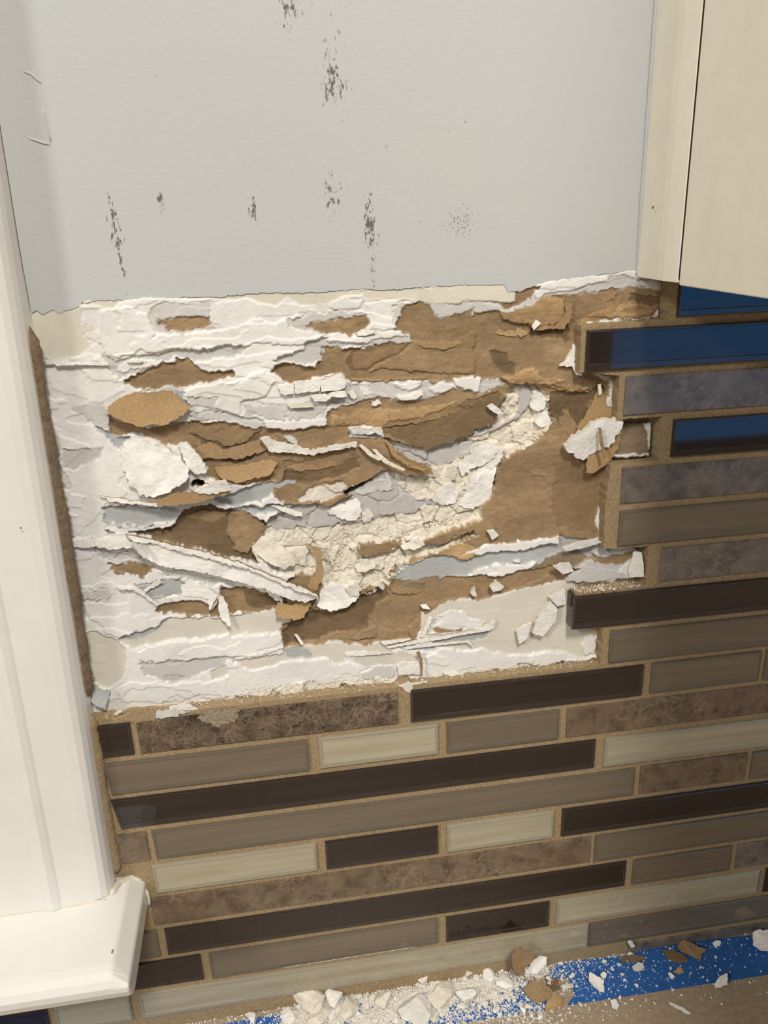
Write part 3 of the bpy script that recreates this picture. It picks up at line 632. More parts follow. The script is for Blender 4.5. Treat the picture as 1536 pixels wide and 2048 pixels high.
for k_, c_, h_, l_ in ((4,(1040,362,1150,372,1230,380,1330,330,1420,285,1400,320,1300,380,1220,410,1120,400,1050,385),.2,(0,1,1.0)),(4,(640,560,760,575,860,560,1000,555,1180,560,1280,555,1270,575,1150,572,1050,585,940,590,800,600,660,592),.3,(0,1,1.3)),
                       (4,(840,870,900,850,1080,815,1200,770,1320,715,1480,660,1400,720,1250,790,1120,830,950,860),-.2,(0,1,1.1)),(4,(530,820,640,790,800,780,900,790,850,830,700,850,560,850),-.3,(0,1,.8)),(4,(260,1100,400,1080,560,1050,660,1040,640,1080,500,1110,340,1130),-.5,(0,1,1.0)),
                       (7,(900,640,1000,610,1110,610,1085,650,1000,680,910,668),-1.0,(0,1,1.2)),(7,(655,935,720,890,800,870,790,925,700,945),-1.0,(0,1,1.2)),(6,(1080,220,1200,180,1350,190,1300,240,1180,260),-2.2,(0,-1,.8))):
    sheet('paper_flap', zp(k_, *c_), -.15, [(l_[0], l_[1], l_[2]*.75, 2.0)], .25, B_, wav=.2, conform=True)
sheet('plaster_flake', zp(5, 298,350,320,312,345,330,332,345,310,368), 2.2, [], 0.5, WG, amp=.5)
sheet('plaster_flake', zp(5, 440,555,480,520,515,440,528,450,522,560,560,575,560,610,530,605,510,560), 1.0, [(0,1,.8)], 0.9, WG)
# raised slabs on the white rows
sheet('plaster_slab', zp(4, 320,600,480,588,470,655,330,672), 2.4, [], 1.0, W_, amp=.7)
sheet('plaster_slab', zp(4, 480,590,590,548,632,600,618,640,560,655,480,660,470,620), 2.3, [], 1.3, WB, amp=.8)
sheet('plaster_slab', zp(4, 225,635,265,620,318,625,318,670,270,682,235,668), 2.2, [], 1.0, W_, amp=.8)
sheet('plaster_slab', zp(4, 415,682,500,672,545,685,510,718,440,715), 2.5, [], .8, W_, amp=.6)
sheet('plaster_slab', zp(4, 505,680,560,660,622,655,624,690,560,692), 2.3, [], .8, WB, amp=.7)
sheet('plaster_slab', zp(4, 280,740,330,728,420,730,440,752,300,758), 1.8, [], .8, [M_CREAM], amp=.6)
sheet('plaster_slab', zp(4, 640,660,665,652,692,680,680,705,655,695), 1.8, [], .8, W_, amp=.5)
sheet('plaster_slab', zp(4, 690,310,720,290,790,290,800,315,740,330,695,330), 1.6, [], .9, WB, amp=.7)
sheet('plaster_flake', zp(4, 120,940,160,925,220,960,330,980,420,1010,560,980,690,960,690,985,500,1020,420,1035,300,1020,210,1022,170,1010), 1.0, [(0,-1,1.5)], 1.6, WG, wav=.4)
sheet('plaster_flake', zp(4, 640,872,700,868,760,880,832,872,850,925,800,905,720,915,670,905), 1.4, [(0,-1,.8)], .8, W_)
sheet('plaster_flake', zp(4, 915,690,1000,688,1078,655,1082,675,1040,705,960,712), 1.4, [], .8, W_, amp=.6)
# crater rim blocks and broken core
for c, h in (((700,1250,900,1180,860,1120,960,1130,1000,1180,890,1250),-2.2),):
    pass
def core(pts, h, lifts=(), t=2.2, mats=None, wav=.5): return sheet('gypsum_chunk', pts, h, list(lifts), t, mats or [M_GYPS, M_WHITE], amp=1.6, wav=wav*1.7)
core(zp(7, 60,395,130,330,180,340,250,400,300,440,330,500,270,530,180,500,110,450), -1.2, [(0,1,2.4)], 3.0)
core(zp(7, 520,190,560,150,690,105,715,140,715,215,670,245,600,235), -2.6, [(0,1,1.5)], 2.0, [M_WHITE, M_GYPS])
core(zp(7, 455,745,480,660,540,600,620,615,700,620,705,690,640,750,540,780), -0.6, [(0,1,1.8)], 2.6, [M_WHITE, M_GYPS])
core(zp(7, 620,640,680,610,720,650,690,690,640,690), 1.0, [], 2.0)
core(zp(7, 680,520,720,470,790,475,800,510,740,545,690,540), -1.2, [(0,1,1.0)], 2.0)
core(zp(7, 945,385,1000,345,1080,360,1095,385,1030,412,960,410), -1.2, [(0,1,1.2)], 2.4)
core(zp(7, 1290,150,1340,60,1440,-40,1520,-100,1500,0,1490,80,1440,150,1360,170), -2.0, [(1,0,1.2)], 2.0, [M_WHITE, M_GYPS])
core(zp(7, 1310,60,1400,-60,1500,-200,1560,-190,1540,-110,1440,-20,1360,60), -1.6, [(1,0,1.0)], 2.0, [M_WHITE, M_GYPS])
core(zp(7, 1120,110,1180,50,1260,20,1290,80,1270,140,1180,145), -2.0, [(0,-1,1.0)], 2.0, [M_WHITE, M_GYPS])
core(zp(7, 890,60,950,20,1010,60,960,100,910,100), -2.4, [], 1.6, G_)
core(zp(7, 680,60,760,10,870,0,900,50,800,70,720,90), -2.4, [(0,-1,.8)], 1.4, [M_GREYW, M_GYPS])
core(zp(7, 720,200,770,180,790,215,750,245,720,235), -2.0, [], 1.4)
core(zp(4, 1290,1090,1400,990,1450,960,1520,985,1500,1060,1400,1100,1310,1160), -1.2, [(1,0,.8)], 2.4, [M_WHITE, M_GYPS])
core(zp(4, 1150,1180,1200,1140,1260,1090,1290,1100,1270,1180,1200,1215), -2.2, [], 2.0)
core(zp(5, 300,690,350,700,382,740,360,780,320,790,290,770,300,740), -1.8, [(0,1,.8)], 1.8, [M_WHITE, M_GYPS])
core(zp(5, 330,790,380,790,392,850,350,880,310,850), -1.8, [(0,1,.8)], 1.8, [M_WHITE, M_GYPS])
sheet('plaster_shred', zp(7, 180,150,210,145,370,195,365,215,330,215,240,180), -0.4, [(1,0,.6)], .8, WG, amp=.6)
sheet('plaster_shred', zp(4, 850,1140,875,1130,905,1210,885,1225), -1.8, [], .8, G_, amp=.5)
for k, c in enumerate(((320,912,340,915,378,970,362,975),(1065,740,1100,735,1125,765,1080,760))):
    sheet('plaster_shred', zp(7, *c), 0.6, [(0,1,.8)], .6, WG, amp=.4)
# thin shreds along the lower edge
for k, c in enumerate(((860,985,1000,955,1200,925,1400,890,1480,870,1490,885,1380,905,1200,940,1000,975,880,995),(960,990,1150,965,1360,950,1380,985,1340,960,1150,982,980,1002),(620,1035,740,1022,880,1010,900,1022,760,1035,640,1045),
                       (1060,930,1120,800,1140,810,1100,900,1085,930),(1400,890,1470,850,1495,820,1510,835,1490,880,1420,900),(830,955,1000,935,1010,945,850,975))):
    sheet('paper_shred', zp(7, *c), 1.0+.15*k, [(1,0,.8)], .5, [M_WHITE, M_CREAM], amp=.7)
sheet('plaster_slab', zp(7, 925,1095,960,1080,1060,1075,1075,1150,940,1150), 2.2, [], 1.2, W_, amp=.7)
sheet('paper_shred', zp(7, 1040,1020,1060,1012,1080,1060,1078,1160,1068,1160,1066,1070), 3.4, [], .4, B_, amp=.5)
sheet('plaster_flake', zp(7, 1200,1140,1280,1135,1350,1160,1340,1180,1260,1170), 2.0, [(0,1,.6)], .8, WG, amp=.6)
sheet('plaster_flake', zp(8, 545,325,620,298,700,285,740,300,640,330,560,345), 3.0, [(0,-1,.8)], .5, W_, amp=.5)
sheet('paper_flap', zp(8, 860,440,890,345,925,350,936,400,936,468,870,470), 3.2, [(1,0,1.6)], .5, WG, amp=.4)
sheet('plaster_flake', zp(6, 530,1220,560,1200,600,1232,650,1240,640,1290,625,1360,580,1340,540,1310,520,1260), 1.4, [(0,1,2.0)], 1.4, [M_BLUEG, M_WHITE], wav=.6)
sheet('paper_shred', zp(6, 515,1225,545,1205,540,1260,550,1320,530,1330,512,1280), 2.0, [], .8, B_, amp=.6)
sheet('plaster_flake', zp(6, 690,630,780,625,850,665,920,735,930,750,860,690,790,650,700,645), 2.2, [(1,0,.5)], .6, W_, amp=1.0)
sheet('plaster_flake', zp(3, 215,490,290,480,330,495,290,500,220,500), 1.4, [], .6, [M_CREAM], amp=.4)
sheet('plaster_flake', zp(3, 320,490,460,485,640,490,640,505,460,500,330,505), 2.4, [], .8, W_, amp=.5)
sheet('plaster_flake', zp(3, 750,475,845,472,840,482,760,486), 1.8, [], .6, W_, amp=.3)

# ------------------------------------------------------------------ tiled backsplash
P = 0.017; TH = 0.8368*P
ROWS = 'ABCDEFGHIJKLMNOPQRS'
splash = empty('tile_backsplash', (0.05, 0, 0.9))
tag(splash, 'mosaic backsplash of thin glass and marble strips around the torn wall', 'backsplash')
def par(o, p):
    o.parent = p; o.matrix_parent_inverse = Matrix.Translation(-Vector(p.location)); return o
XR = 0.60; XL = -0.45
COUNTER = 0.9
def gx_(px, py): return float(U(px, py, 0.0015)[0])
def gz_(row, top=True): i = ROWS.index(row); return ZO-i*P+(0.0014 if top else -TH-0.0014)
gl = [(XL, COUNTER+0.0004), (XR, COUNTER+0.0004), (XR, ZO+0.012), (gx_(1340,575), ZO+0.012), (gx_(1340,600), gz_('A',False)+0.0006), (gx_(1163,650), gz_('B')), (gx_(1158,740), gz_('B',False)+0.001),
      (gx_(1238,745), gz_('C')-0.001), (gx_(1233,835), gz_('C',False)), (gx_(1322,838), gz_('D')), (gx_(1318,915), gz_('D',False)), (gx_(1222,925), gz_('E')), (gx_(1210,1010), gz_('E',False)), (gx_(1208,1085), gz_('F',False)),
      (gx_(1296,1095), gz_('G')), (gx_(1292,1165), gz_('G',False)), (gx_(1150,1185), gz_('H')), (gx_(1152,1260), gz_('H',False)+0.0012), (gx_(1205,1262), gz_('I')), (gx_(1200,1326), gz_('J')+0.0002),
      (gx_(824,1368), gz_('J')+0.0004), (gx_(818,1350), gz_('J')+0.0022), (gx_(800,1352), gz_('J')+0.002), (gx_(793,1375), gz_('J')+0.0003), (gx_(500,1395), gz_('J')+0.0006), (gx_(330,1418), gz_('J')+0.0004), (gx_(300,1412), gz_('J')+0.001), (gx_(258,1418), gz_('J')+0.0014), (gx_(240,1430), gz_('J')+0.0004), (gx_(160,1440), gz_('J')+0.0012), (-0.0800, gz_('J')+0.001), (XL, gz_('J'))]
gl = [(x, z) for x, z in jag([(x*1000, z*1000) for x, z in gl], 0.16, 1.6, 77)]
gl = [(x/1000, z/1000) for x, z in gl]
par(link('grout', prism(gl, 0.0012, 0.0160), M_GROUT), splash)['label'] = 'tan sanded grout between the tiles'

def tile_mesh(w, sl, h, yf, yb, glass):
    """bevelled strip; sl shifts the lower left corner for a slanted cut. Glass strips have a clear rim around a slightly sunk panel"""
    def ring(y, l, r, b, t): return [(l+sl*(1-b/h), y, b), (w-r, y, b), (w-r, y, h-t), (l+sl*t/h, y, h-t)]
    e = 0.0005 if glass else 0.0004
    R = [ring(yb, 0, 0, 0, 0), ring(yf+e*1.1, 0, 0, 0, 0), ring(yf+e*.3, e*.35, e*.35, e*.35, e*.35), ring(yf, e, e, e, e)]
    if glass:
        il, ib, it = 0.0011, 0.0022, 0.0009
        R += [ring(yf, il, il, ib, it), ring(yf+0.00024, il+.0002, il+.0002, ib+.0003, it+.0002)]
    v = [p for r_ in R for p in r_]; f = []; m = []
    for k in range(len(R)-1):
        for i in range(4):
            j = (i+1) % 4; f.append((k*4+i, k*4+j, (k+1)*4+j, (k+1)*4+i)); m.append(1 if glass else 0)
    k = (len(R)-1)*4; f.append((k, k+1, k+2, k+3)); m.append(0); f.append((3, 2, 1, 0)); m.append(0)
    me = mesh_from(v, f); me.polygons.foreach_set('material_index', m)
    return me
RIM = {'D': M_RD, 'G': M_RG, 'P': M_RP}
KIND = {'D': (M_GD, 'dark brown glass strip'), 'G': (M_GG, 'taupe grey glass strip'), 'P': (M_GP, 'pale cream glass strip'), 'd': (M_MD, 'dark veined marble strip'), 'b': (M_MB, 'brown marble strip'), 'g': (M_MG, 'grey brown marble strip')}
def X_(v, row):                  # a pixel column at the middle height of a row, or a metre value
    if isinstance(v, float): return v
    i = ROWS.index(row); zm = ZO-i*P-TH/2
    lo, hi = 500.0, 2400.0       # find the pixel row of that height
    for _ in range(40):
        mid = (lo+hi)/2
        if U(v, mid)[2] > zm: lo = mid
        else: hi = mid
    return float(U(v, (lo+hi)/2)[0])
TILES = [
 ('A', 'D', 1359, None), ('B', 'D', 1173, None), ('C', 'g', 1251, None), ('D', 'D', 1346, None), ('E', 'g', 1244, None), ('F', 'G', 1239, None), ('G', 'g', 1322, None),
 ('H', 'D', 1146, None), ('I', 'G', 1220, None),
 ('J', 'D', 191, 264), ('J', 'd', 276, 796), ('J', 'D', 822, 1286), ('J', 'G', 1303, 1520), ('J', 'G', 1531, None),
 ('K', 'G', 214, 618), ('K', 'P', 639, 877), ('K', 'G', 894, 1119), ('K', 'b', 1134, None),
 ('L', 'D', 231, 1191), ('L', 'P', 1209, None),
 ('M', 'b', 240, 296), ('M', 'G', 307, 1269), ('M', 'b', 1281, 1493), ('M', 'G', 1504, None),
 ('N', 'P', 308, 634), ('N', 'D', 652, 877), ('N', 'P', 894, 1107), ('N', 'D', 1124, None),
 ('O', 'b', 304, 1182), ('O', 'G', 1190, None),
 ('P', 'G', -0.0820, 318), ('P', 'D', 332, 1252), ('P', 'G', 1266, 1462), ('P', 'g', 1474, None),
 ('Q', 'D', -0.0900, 405), ('Q', 'G', 421, 876), ('Q', 'D', 893, 1099), ('Q', 'P', 1114, 1518), ('Q', 'D', 1531, None),
 ('R', 'D', -0.25, 98), ('R', 'P', 112, 262), ('R', 'P', 281, 1176), ('R', 'G', 1179, None), ('S', 'g', 1255, None)]
SLANT = {('K', 214): .0016, ('L', 231): .0022, ('N', 308): .0003, ('M', 307): .0006, ('J', 191): .0008}
rt = random.Random(4)
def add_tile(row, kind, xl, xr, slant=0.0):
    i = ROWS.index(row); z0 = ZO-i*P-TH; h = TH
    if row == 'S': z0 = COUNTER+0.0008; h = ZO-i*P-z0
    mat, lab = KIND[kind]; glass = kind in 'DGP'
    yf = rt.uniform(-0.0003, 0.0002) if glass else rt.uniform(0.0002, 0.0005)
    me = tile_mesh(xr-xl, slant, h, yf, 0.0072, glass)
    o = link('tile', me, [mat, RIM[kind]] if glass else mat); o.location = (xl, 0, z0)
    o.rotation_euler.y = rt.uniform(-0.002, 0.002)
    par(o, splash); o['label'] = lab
    return o
for row, kind, l, r in TILES:
    xl = X_(l, row); sl = SLANT.get((row, l), 0.0)
    if r is None:
        ln = {'B': .14, 'H': .15, 'N': .13}.get(row, rt.choice((.05, .09, .13))); xr = max(xl+ln, 0.245)
        x = xr; kk = kind
        while x < XR-0.03:       # the rows run on beyond the frame
            x2 = min(x+0.0025+rt.choice((.04, .06, .1, .15)), XR); kk = rt.choice([q for q in 'DGPbg' if q != kk]); add_tile(row, kk, x+0.0025, x2); x = x2
    else: xr = X_(r, row)
    add_tile(row, kind, xl-sl/2, xr, sl)

M_SMEAR = simple_mat('dried_thinset', (158,144,122), var=0.25, nscale=700, bs=0.7, bd=0.0005)
FA = lambda *c: [(150+c[i]/2.793, 1360+c[i+1]/2.793) for i in range(0, len(c), 2)]
for nm_, pt_, h_, t_, m_ in (('plaster_smear', FA(680,215,700,190,760,170,880,160,925,170,890,235,800,262,740,240), 7.0, .3, [M_SMEAR]), ('grout_lump', FA(298,190,340,165,430,168,455,200,435,240,340,246,300,225), 6.6, 1.2, [M_GROUT]),
                             ('plaster_smear', FA(455,175,520,165,640,180,560,205,450,218), 6.7, .4, [M_GREYW]), ('plaster_smear', zp(7, 930,1210,1000,1195,1110,1190,1100,1200,1020,1215,1005,1260,985,1250,960,1225), 6.2, .4, [M_GYPS])):
    par(sheet(nm_, pt_, h_, [], t_, m_, parent=None, amp=1.4, wav=.2), splash)
# ------------------------------------------------------------------ window casing and stool
tilt = 0.0200                    # the casing leans a little
def casing():
    z0, z1 = ZO-0.2253, ZO+0.62; xe = -0.0750
    prof = [(-0.165, .0165), (-0.165, -0.0095), (-0.100, -0.0110), (-0.0990, -0.0118), (-0.0965, -0.0122), (-0.0945, -0.0114), (-0.0935, -0.0108), (-0.0820, -0.0098), (-0.0790, -0.0092), (-0.0770, -0.0080), (-0.0757, -0.0058), (xe, -0.0030), (xe, .0165)]
    v = []; n = len(prof)
    zs = [z0, z1]
    for z in zs:
        for x, y in prof: v.append((x-0.0007+tilt*(z-z0), y, z))
    f = [(i, (i+1) % n, (i+1) % n+n, i+n) for i in range(n)]+[tuple(range(n))[::-1], tuple(range(n, 2*n))]
    me = mesh_from(v, f); bm = bmesh.new(); bm.from_mesh(me); return bm_mesh(bm)
trim_1 = tag(link('trim_1', casing(), M_TRIM), 'white gloss painted window casing at the left edge', None, None, 'structure')
md = trim_1.modifiers.new('bevel', 'BEVEL'); md.width = 0.0006; md.segments = 2; md.limit_method = 'ANGLE'; md.angle_limit = 0.6
def stool():
    zt = ZO-0.2253; zb = ZO-0.2399
    prof = [(.0165, zt), (-.0400, zt), (-.0430, zt-.0004), (-.0455, zt-.0018), (-.0468, zt-.0042), (-.0466, zt-.0070), (-.0452, zt-.0105), (-.0425, zt-.0132), (-.0395, zb), (.0165, zb)]
    n = len(prof); v = []; xs = [-0.45]
    for y, z in prof: v.append((-0.45, y, z))
    for y, z in prof: v.append((-0.0735, y, z))
    for y, z in prof: v.append((-0.0708, y, z))
    for y, z in prof: v.append((-0.0650, y, min(z, zt-.0042)))      # right end: broad chamfer above, straight below
    f = []
    for k in range(3):
        for i in range(n): j = (i+1) % n; f.append((k*n+i, k*n+j, (k+1)*n+j, (k+1)*n+i))
    f += [tuple(range(n))[::-1], tuple(range(3*n, 4*n))]
    me = mesh_from(v, f); bm = bmesh.new(); bm.from_mesh(me); bmesh.ops.remove_doubles(bm, verts=bm.verts, dist=1e-6); return bm_mesh(bm)
trim_2 = tag(link('trim_2', stool(), M_TRIM), 'white painted window sill with a rounded front edge', None, None, 'structure')
md = trim_2.modifiers.new('bevel', 'BEVEL'); md.width = 0.0009; md.segments = 3; md.limit_method = 'ANGLE'; md.angle_limit = 0.6
# caulk where casing and sill meet the wall, and small chips in the paint
def bead(name, path, rad, mat, parent, seed, label=None, flat=1.0):
    r = np.random.default_rng(seed); pts = np.array(path, float); out = []
    for a, b in zip(pts[:-1], pts[1:]):
        m = max(1, int(np.linalg.norm(b-a)/0.0012))
        for i in range(m): out.append(a+(b-a)*i/m)
    out.append(pts[-1]); out = np.array(out); n = len(out); v = []; f = []; K = 8
    for i, p in enumerate(out):
        t = out[min(i+1, n-1)]-out[max(i-1, 0)]; t = t/np.linalg.norm(t); a = np.cross(t, (0, 1, 0)); a /= np.linalg.norm(a)+1e-9; b = np.cross(t, a)
        rr = rad*(np.interp(i/(n-1), [0, .04, .96, 1], [.3, 1, 1, .3]))
        for k in range(K):
            w = rr*(1+r.normal()*0.07+0.05*math.sin(i*0.31+seed)+0.05*math.sin(i*0.13)); c = p+a*math.cos(2*math.pi*k/K)*w+b*math.sin(2*math.pi*k/K)*w*flat; v.append(c)
    for i in range(n-1):
        for k in range(K): f.append((i*K+k, i*K+(k+1) % K, (i+1)*K+(k+1) % K, (i+1)*K+k))
    f += [tuple(range(K))[::-1], tuple(range((n-1)*K, n*K))]
    o = link(name, mesh_from(v, f, True), mat); par(o, parent)
    if label: o['label'] = label
    return o
bp = [U(x, y, 0.0022) for x, y in ((44,640),(56,700),(70,790),(88,880),(108,1000),(130,1130),(146,1230),(158,1320),(169,1400))]
bead('grout_bead', bp, 0.0036, M_BEAD, splash, 5, 'rough brown grout bead along the casing')
for x, y, rr in ((86,812,.0022),(104,925,.0028),(152,1190,.0020),(160,1275,.0018)):
    a = U(x-3, y-8, 0.0035); b = U(x+3, y+10, 0.0035); bead('grout_bead', [a, (a+b)/2, b], rr, M_BEAD, splash, int(x))
bead('grout_bead', [U(x, y, 0.0010) for x, y in ((178,1430),(190,1500),(206,1600),(222,1690),(232,1745))], 0.0026, M_GROUT, splash, 15)
bead('caulk_line', [np.array((x, -0.0098, ZO-0.2253)) for x in (-0.30, -0.16, -0.078)], 0.0010, M_CREAM, trim_2, 6, 'yellowed caulk under the casing')
bead('caulk_line', [np.array((-0.0765, -0.008, ZO-0.2248)), np.array((-0.0745, -0.002, ZO-0.2250)), np.array((-0.0700, 0.0015, ZO-0.2262)), np.array((-0.0660, 0.0018, ZO-0.2295))], 0.0013, M_CREAM, trim_2, 7)
bead('caulk_line', [np.array((-0.0648, 0.0, ZO-0.2320)), np.array((-0.0642, -0.0012, ZO-0.2360)), np.array((-0.0645, -0.0010, ZO-0.2400))], 0.0006, M_CREAM, trim_2, 8)
def chip(name, px, py, plane, rx, ry, mat, parent):
    p = U(px, py, plane) if plane > -0.5 else Uz(px, py, ZO-0.2253)
    bm = bmesh.new(); bmesh.ops.create_icosphere(bm, subdivisions=1, radius=1)
    for v in bm.verts: v.co = Vector((v.co.x*rx*(1+random.uniform(-.3,.3)), v.co.y*0.00025, v.co.z*ry*(1+random.uniform(-.3,.3)))) if plane > -0.5 else Vector((v.co.x*rx*(1+random.uniform(-.3,.3)), v.co.y*ry, v.co.z*0.0002))
    o = link(name, bm_mesh(bm), mat); o.location = p; par(o, parent)
    return o
chip('paint_chip', 225, 1903, -1, .0006, .0011, M_BROWN, trim_2)
chip('paint_chip', 66, 1567, -0.0110, .0008, .0003, M_DARKGAP, trim_1)
chip('paint_chip', 42, 1056, -0.0115, .0003, .0003, M_DARKGAP, trim_1)
# fillet of paint between wall and casing
def fillet():
    v = []; f = []; zs = np.linspace(ZO-0.0030, ZO+0.62, 90); K = 8
    for z in zs:
        xe = -0.0755+tilt*(z-(ZO-0.2253)); xw = xe+0.0145-0.003*max(0, 1-(z-ZO)/0.09)
        for k in range(K):
            t = k/(K-1); v.append((xe+(xw-xe)*t, WALL-0.00042-0.0020*(1-t)**3.0*min(1, (z-ZO+0.006)/0.02), z+(0.0008*math.sin(k*2.1) if z == zs[0] else 0)))
    for i in range(len(zs)-1):
        for k in range(K-1): f.append((i*K+k, i*K+k+1, (i+1)*K+k+1, (i+1)*K+k))
    return mesh_from(v, f, True)
link('paint_fillet', fillet(), M_PAINT, wall_back)
for path_ in (((40,140),(62,148),(84,168)),((30,232),(34,262),(62,278),(100,290)),((84,215),(92,250),(102,285)),((52,452),(54,480),(50,500))):
    bead('paint_ridge', [U(x, y, WALL-0.0004) for x, y in path_], 0.00035, M_PAINT, wall_back, path_[0][1])

# ------------------------------------------------------------------ wall cabinet
XC = 0.1306; ZB = ZO-0.0004
cab = empty('wall_cabinet', (XC+0.15, -0.15, ZB)); tag(cab, 'cream painted wall cabinet seen from its left side', 'cabinet')
def boxo(name, lo, hi, mat, parent, bev=0.0008, label=None):
    bm = bmesh.new(); box_bm(bm, lo, hi)
    if bev: bmesh.ops.bevel(bm, geom=bm.edges[:], offset=bev, segments=2, affect='EDGES')
    o = link(name, bm_mesh(bm), mat); par(o, parent)
    if label: o['label'] = label
    return o
boxo('side_panel', (XC+0.0003, -0.300, ZB-0.0008), (XC+0.018, -0.0229, ZB+0.70), M_CAB, cab, 0.0003)
def filler():
    prof = [(XC+0.018, -0.0222), (XC+0.0005, -0.0222), (XC+0.0001, -0.0218), (XC-0.0003, -0.0185), (XC-0.0007, -0.0140), (XC-0.0007, -0.0100), (XC-0.0002, -0.0040), (XC, 0.0000), (XC, .0064), (XC+0.018, .0064)]
    n = len(prof); v = [(x, y, z) for z in (ZB, ZB+0.70) for x, y in prof]
    f = [(i, (i+1) % n, (i+1) % n+n, i+n) for i in range(n)]+[tuple(range(n))[::-1], tuple(range(n, 2*n))]
    me = mesh_from(v, f); bm = bmesh.new(); bm.from_mesh(me); return bm_mesh(bm, False)
par(link('filler_strip', filler(), M_CAB), cab)['label'] = 'narrow cream filler strip against the wall'
boxo('gap_shade', (XC+0.00035, -0.0232, ZB+0.0008), (XC+0.018, -0.0221, ZB+0.70), M_DARKGAP, cab, 0)  # flush dark strip, paints the shade of the seam beside the panel
boxo('bottom_panel', (XC+0.018, -0.300, ZB+0.010), (0.60, 0.0064, ZB+0.026), M_CAB, cab)
boxo('top_panel', (XC+0.018, -0.300, ZB+0.684), (0.60, 0.0064, ZB+0.70), M_CAB, cab)
boxo('cabinet_door', (XC+0.003, -0.320, ZB), (XC+0.235, -0.301, ZB+0.70), M_CAB, cab, 0.0015)
boxo('cabinet_door', (XC+0.238, -0.320, ZB), (0.60, -0.301, ZB+0.70), M_CAB, cab, 0.0015)
chip('paint_chip', 1306, 415, -0.006, .0004, .0005, M_BROWND, cab)
# crumbly old caulk between cabinet and wall
bead('caulk_line', [np.array((XC-0.0002, WALL-0.0006, ZO+z)) for z in (0.0, 0.2, 0.6)], 0.0008, M_PAINT, cab, 21)

# ------------------------------------------------------------------ countertop
bm = bmesh.new(); box_bm(bm, (XL, -0.62, COUNTER-0.04), (XR, 0.016, COUNTER)); bmesh.ops.bevel(bm, geom=bm.edges[:], offset=0.002, segments=2, affect='EDGES')
counter = tag(link('countertop', bm_mesh(bm), M_COUNTER), 'brown grey countertop in front of the backsplash', 'countertop')
# base cabinet front below the worktop
base = empty('base_cabinet', (0.05, -0.30, 0)); tag(base, 'cream base cabinet below the countertop', 'cabinet')
boxo('cabinet_body', (XL+0.01, -0.58, 0.0), (XR-0.01, 0.0, COUNTER-0.041), M_CAB, base, 0.002)

# ------------------------------------------------------------------ masking tape
def tape(name, pts, h, label, seed):     # outline as pixels on the counter plane, or metres
    out = [Uz(*p, COUNTER)[:2] if abs(p[0]) > 1 else np.array(p) for p in pts]
    out = [tuple(np.array(q)/1000) for q in jag([(p[0]*1000, p[1]*1000) for p in out], 0.12, 2.5, seed)]
    n = len(out); v = [(x, y, COUNTER+h) for x, y in out]+[(x, y, COUNTER+0.00005) for x, y in out]
    f = [tuple(range(n)), tuple(range(2*n-1, n-1, -1))]+[(i, i+n, (i+1) % n+n, (i+1) % n) for i in range(n)]
    me = mesh_from(v, f); bm = bmesh.new(); bm.from_mesh(me); bmesh.ops.triangulate(bm, faces=[q for q in bm.faces if len(q.verts) > 4])
    return tag(link(name, bm_mesh(bm), M_TAPE), label, 'tape')
tape('masking_tape', [(0.60, -0.0010), (0.2199, -0.0010), (1440,1878), (1400,1882), (1330,1890), (1290,1898), (1255,1912), (1190,1918), (1150,1922), (1120,1926), (1090,1950), (1098,1962), (1135,1955), (1150,1990), (1135,2011), (0.2067, -0.0215), (0.60, -0.0225)], 0.00035, 'right hand strip of blue masking tape along the backsplash foot', 31)
tape('masking_tape', [(-0.20, -0.0015), (-0.0167, -0.0012), (0.040, -0.0020), (0.080, -0.0035), (0.1010, -0.0045), (0.1040, -0.0200), (0.057, -0.0195), (-0.20, -0.0205)], 0.00020, 'rubble covered strip of blue masking tape left of the brown scraps', 32)

# ------------------------------------------------------------------ loose rubble
def chunk_mesh(seed, n=16, flat=1.0):
    r = np.random.default_rng(seed); bm = bmesh.new()
    p = r.normal(size=(n, 3)); p /= np.linalg.norm(p, axis=1)[:, None]; p *= r.uniform(.75, 1.0, size=(n, 1)); p[:, 2] *= flat
    vs_ = [bm.verts.new(q) for q in p]; res = bmesh.ops.convex_hull(bm, input=vs_)
    bmesh.ops.delete(bm, geom=[v for v in bm.verts if not v.link_faces], context='VERTS')
    me = bm_mesh(bm); return me
ROCKS = [chunk_mesh(i, 8+i % 5, (.55, .8, .4, .7)[i % 4]) for i in range(14)]
ROCKS_G = []
for m_ in ROCKS: m_.materials.append(M_GYPS)
ROCKS_W = []
for m_ in ROCKS:
    c = m_.copy(); c.materials.clear(); c.materials.append(M_WHITE); ROCKS_W.append(c)
def lump_mesh(seed, sub=3, rough=0.22, flat=0.7):
    bm = bmesh.new(); bmesh.ops.create_icosphere(bm, subdivisions=sub, radius=1)
    r = np.random.default_rng(seed); pl = r.normal(size=(14, 3)); pl /= np.linalg.norm(pl, axis=1)[:, None]; dd = r.uniform(.38, .85, 14)
    for v in bm.verts:
        c = np.array(v.co)
        for k in range(14):
            t = c@pl[k]-dd[k]
            if t > 0: c = c-pl[k]*t
        c = c*(1+rough*0.5*float(vnoise(np.array([c[0]*50+seed*7]), np.array([c[1]*50+c[2]*37]), 22, seed % 50)[0])+rough*0.25*float(vnoise(np.array([c[0]*50+c[2]*41]), np.array([c[1]*50]), 9, seed % 41)[0]))
        v.co = Vector((c[0], c[1], c[2]*flat))
    return bm_mesh(bm)
rc = random.Random(12)
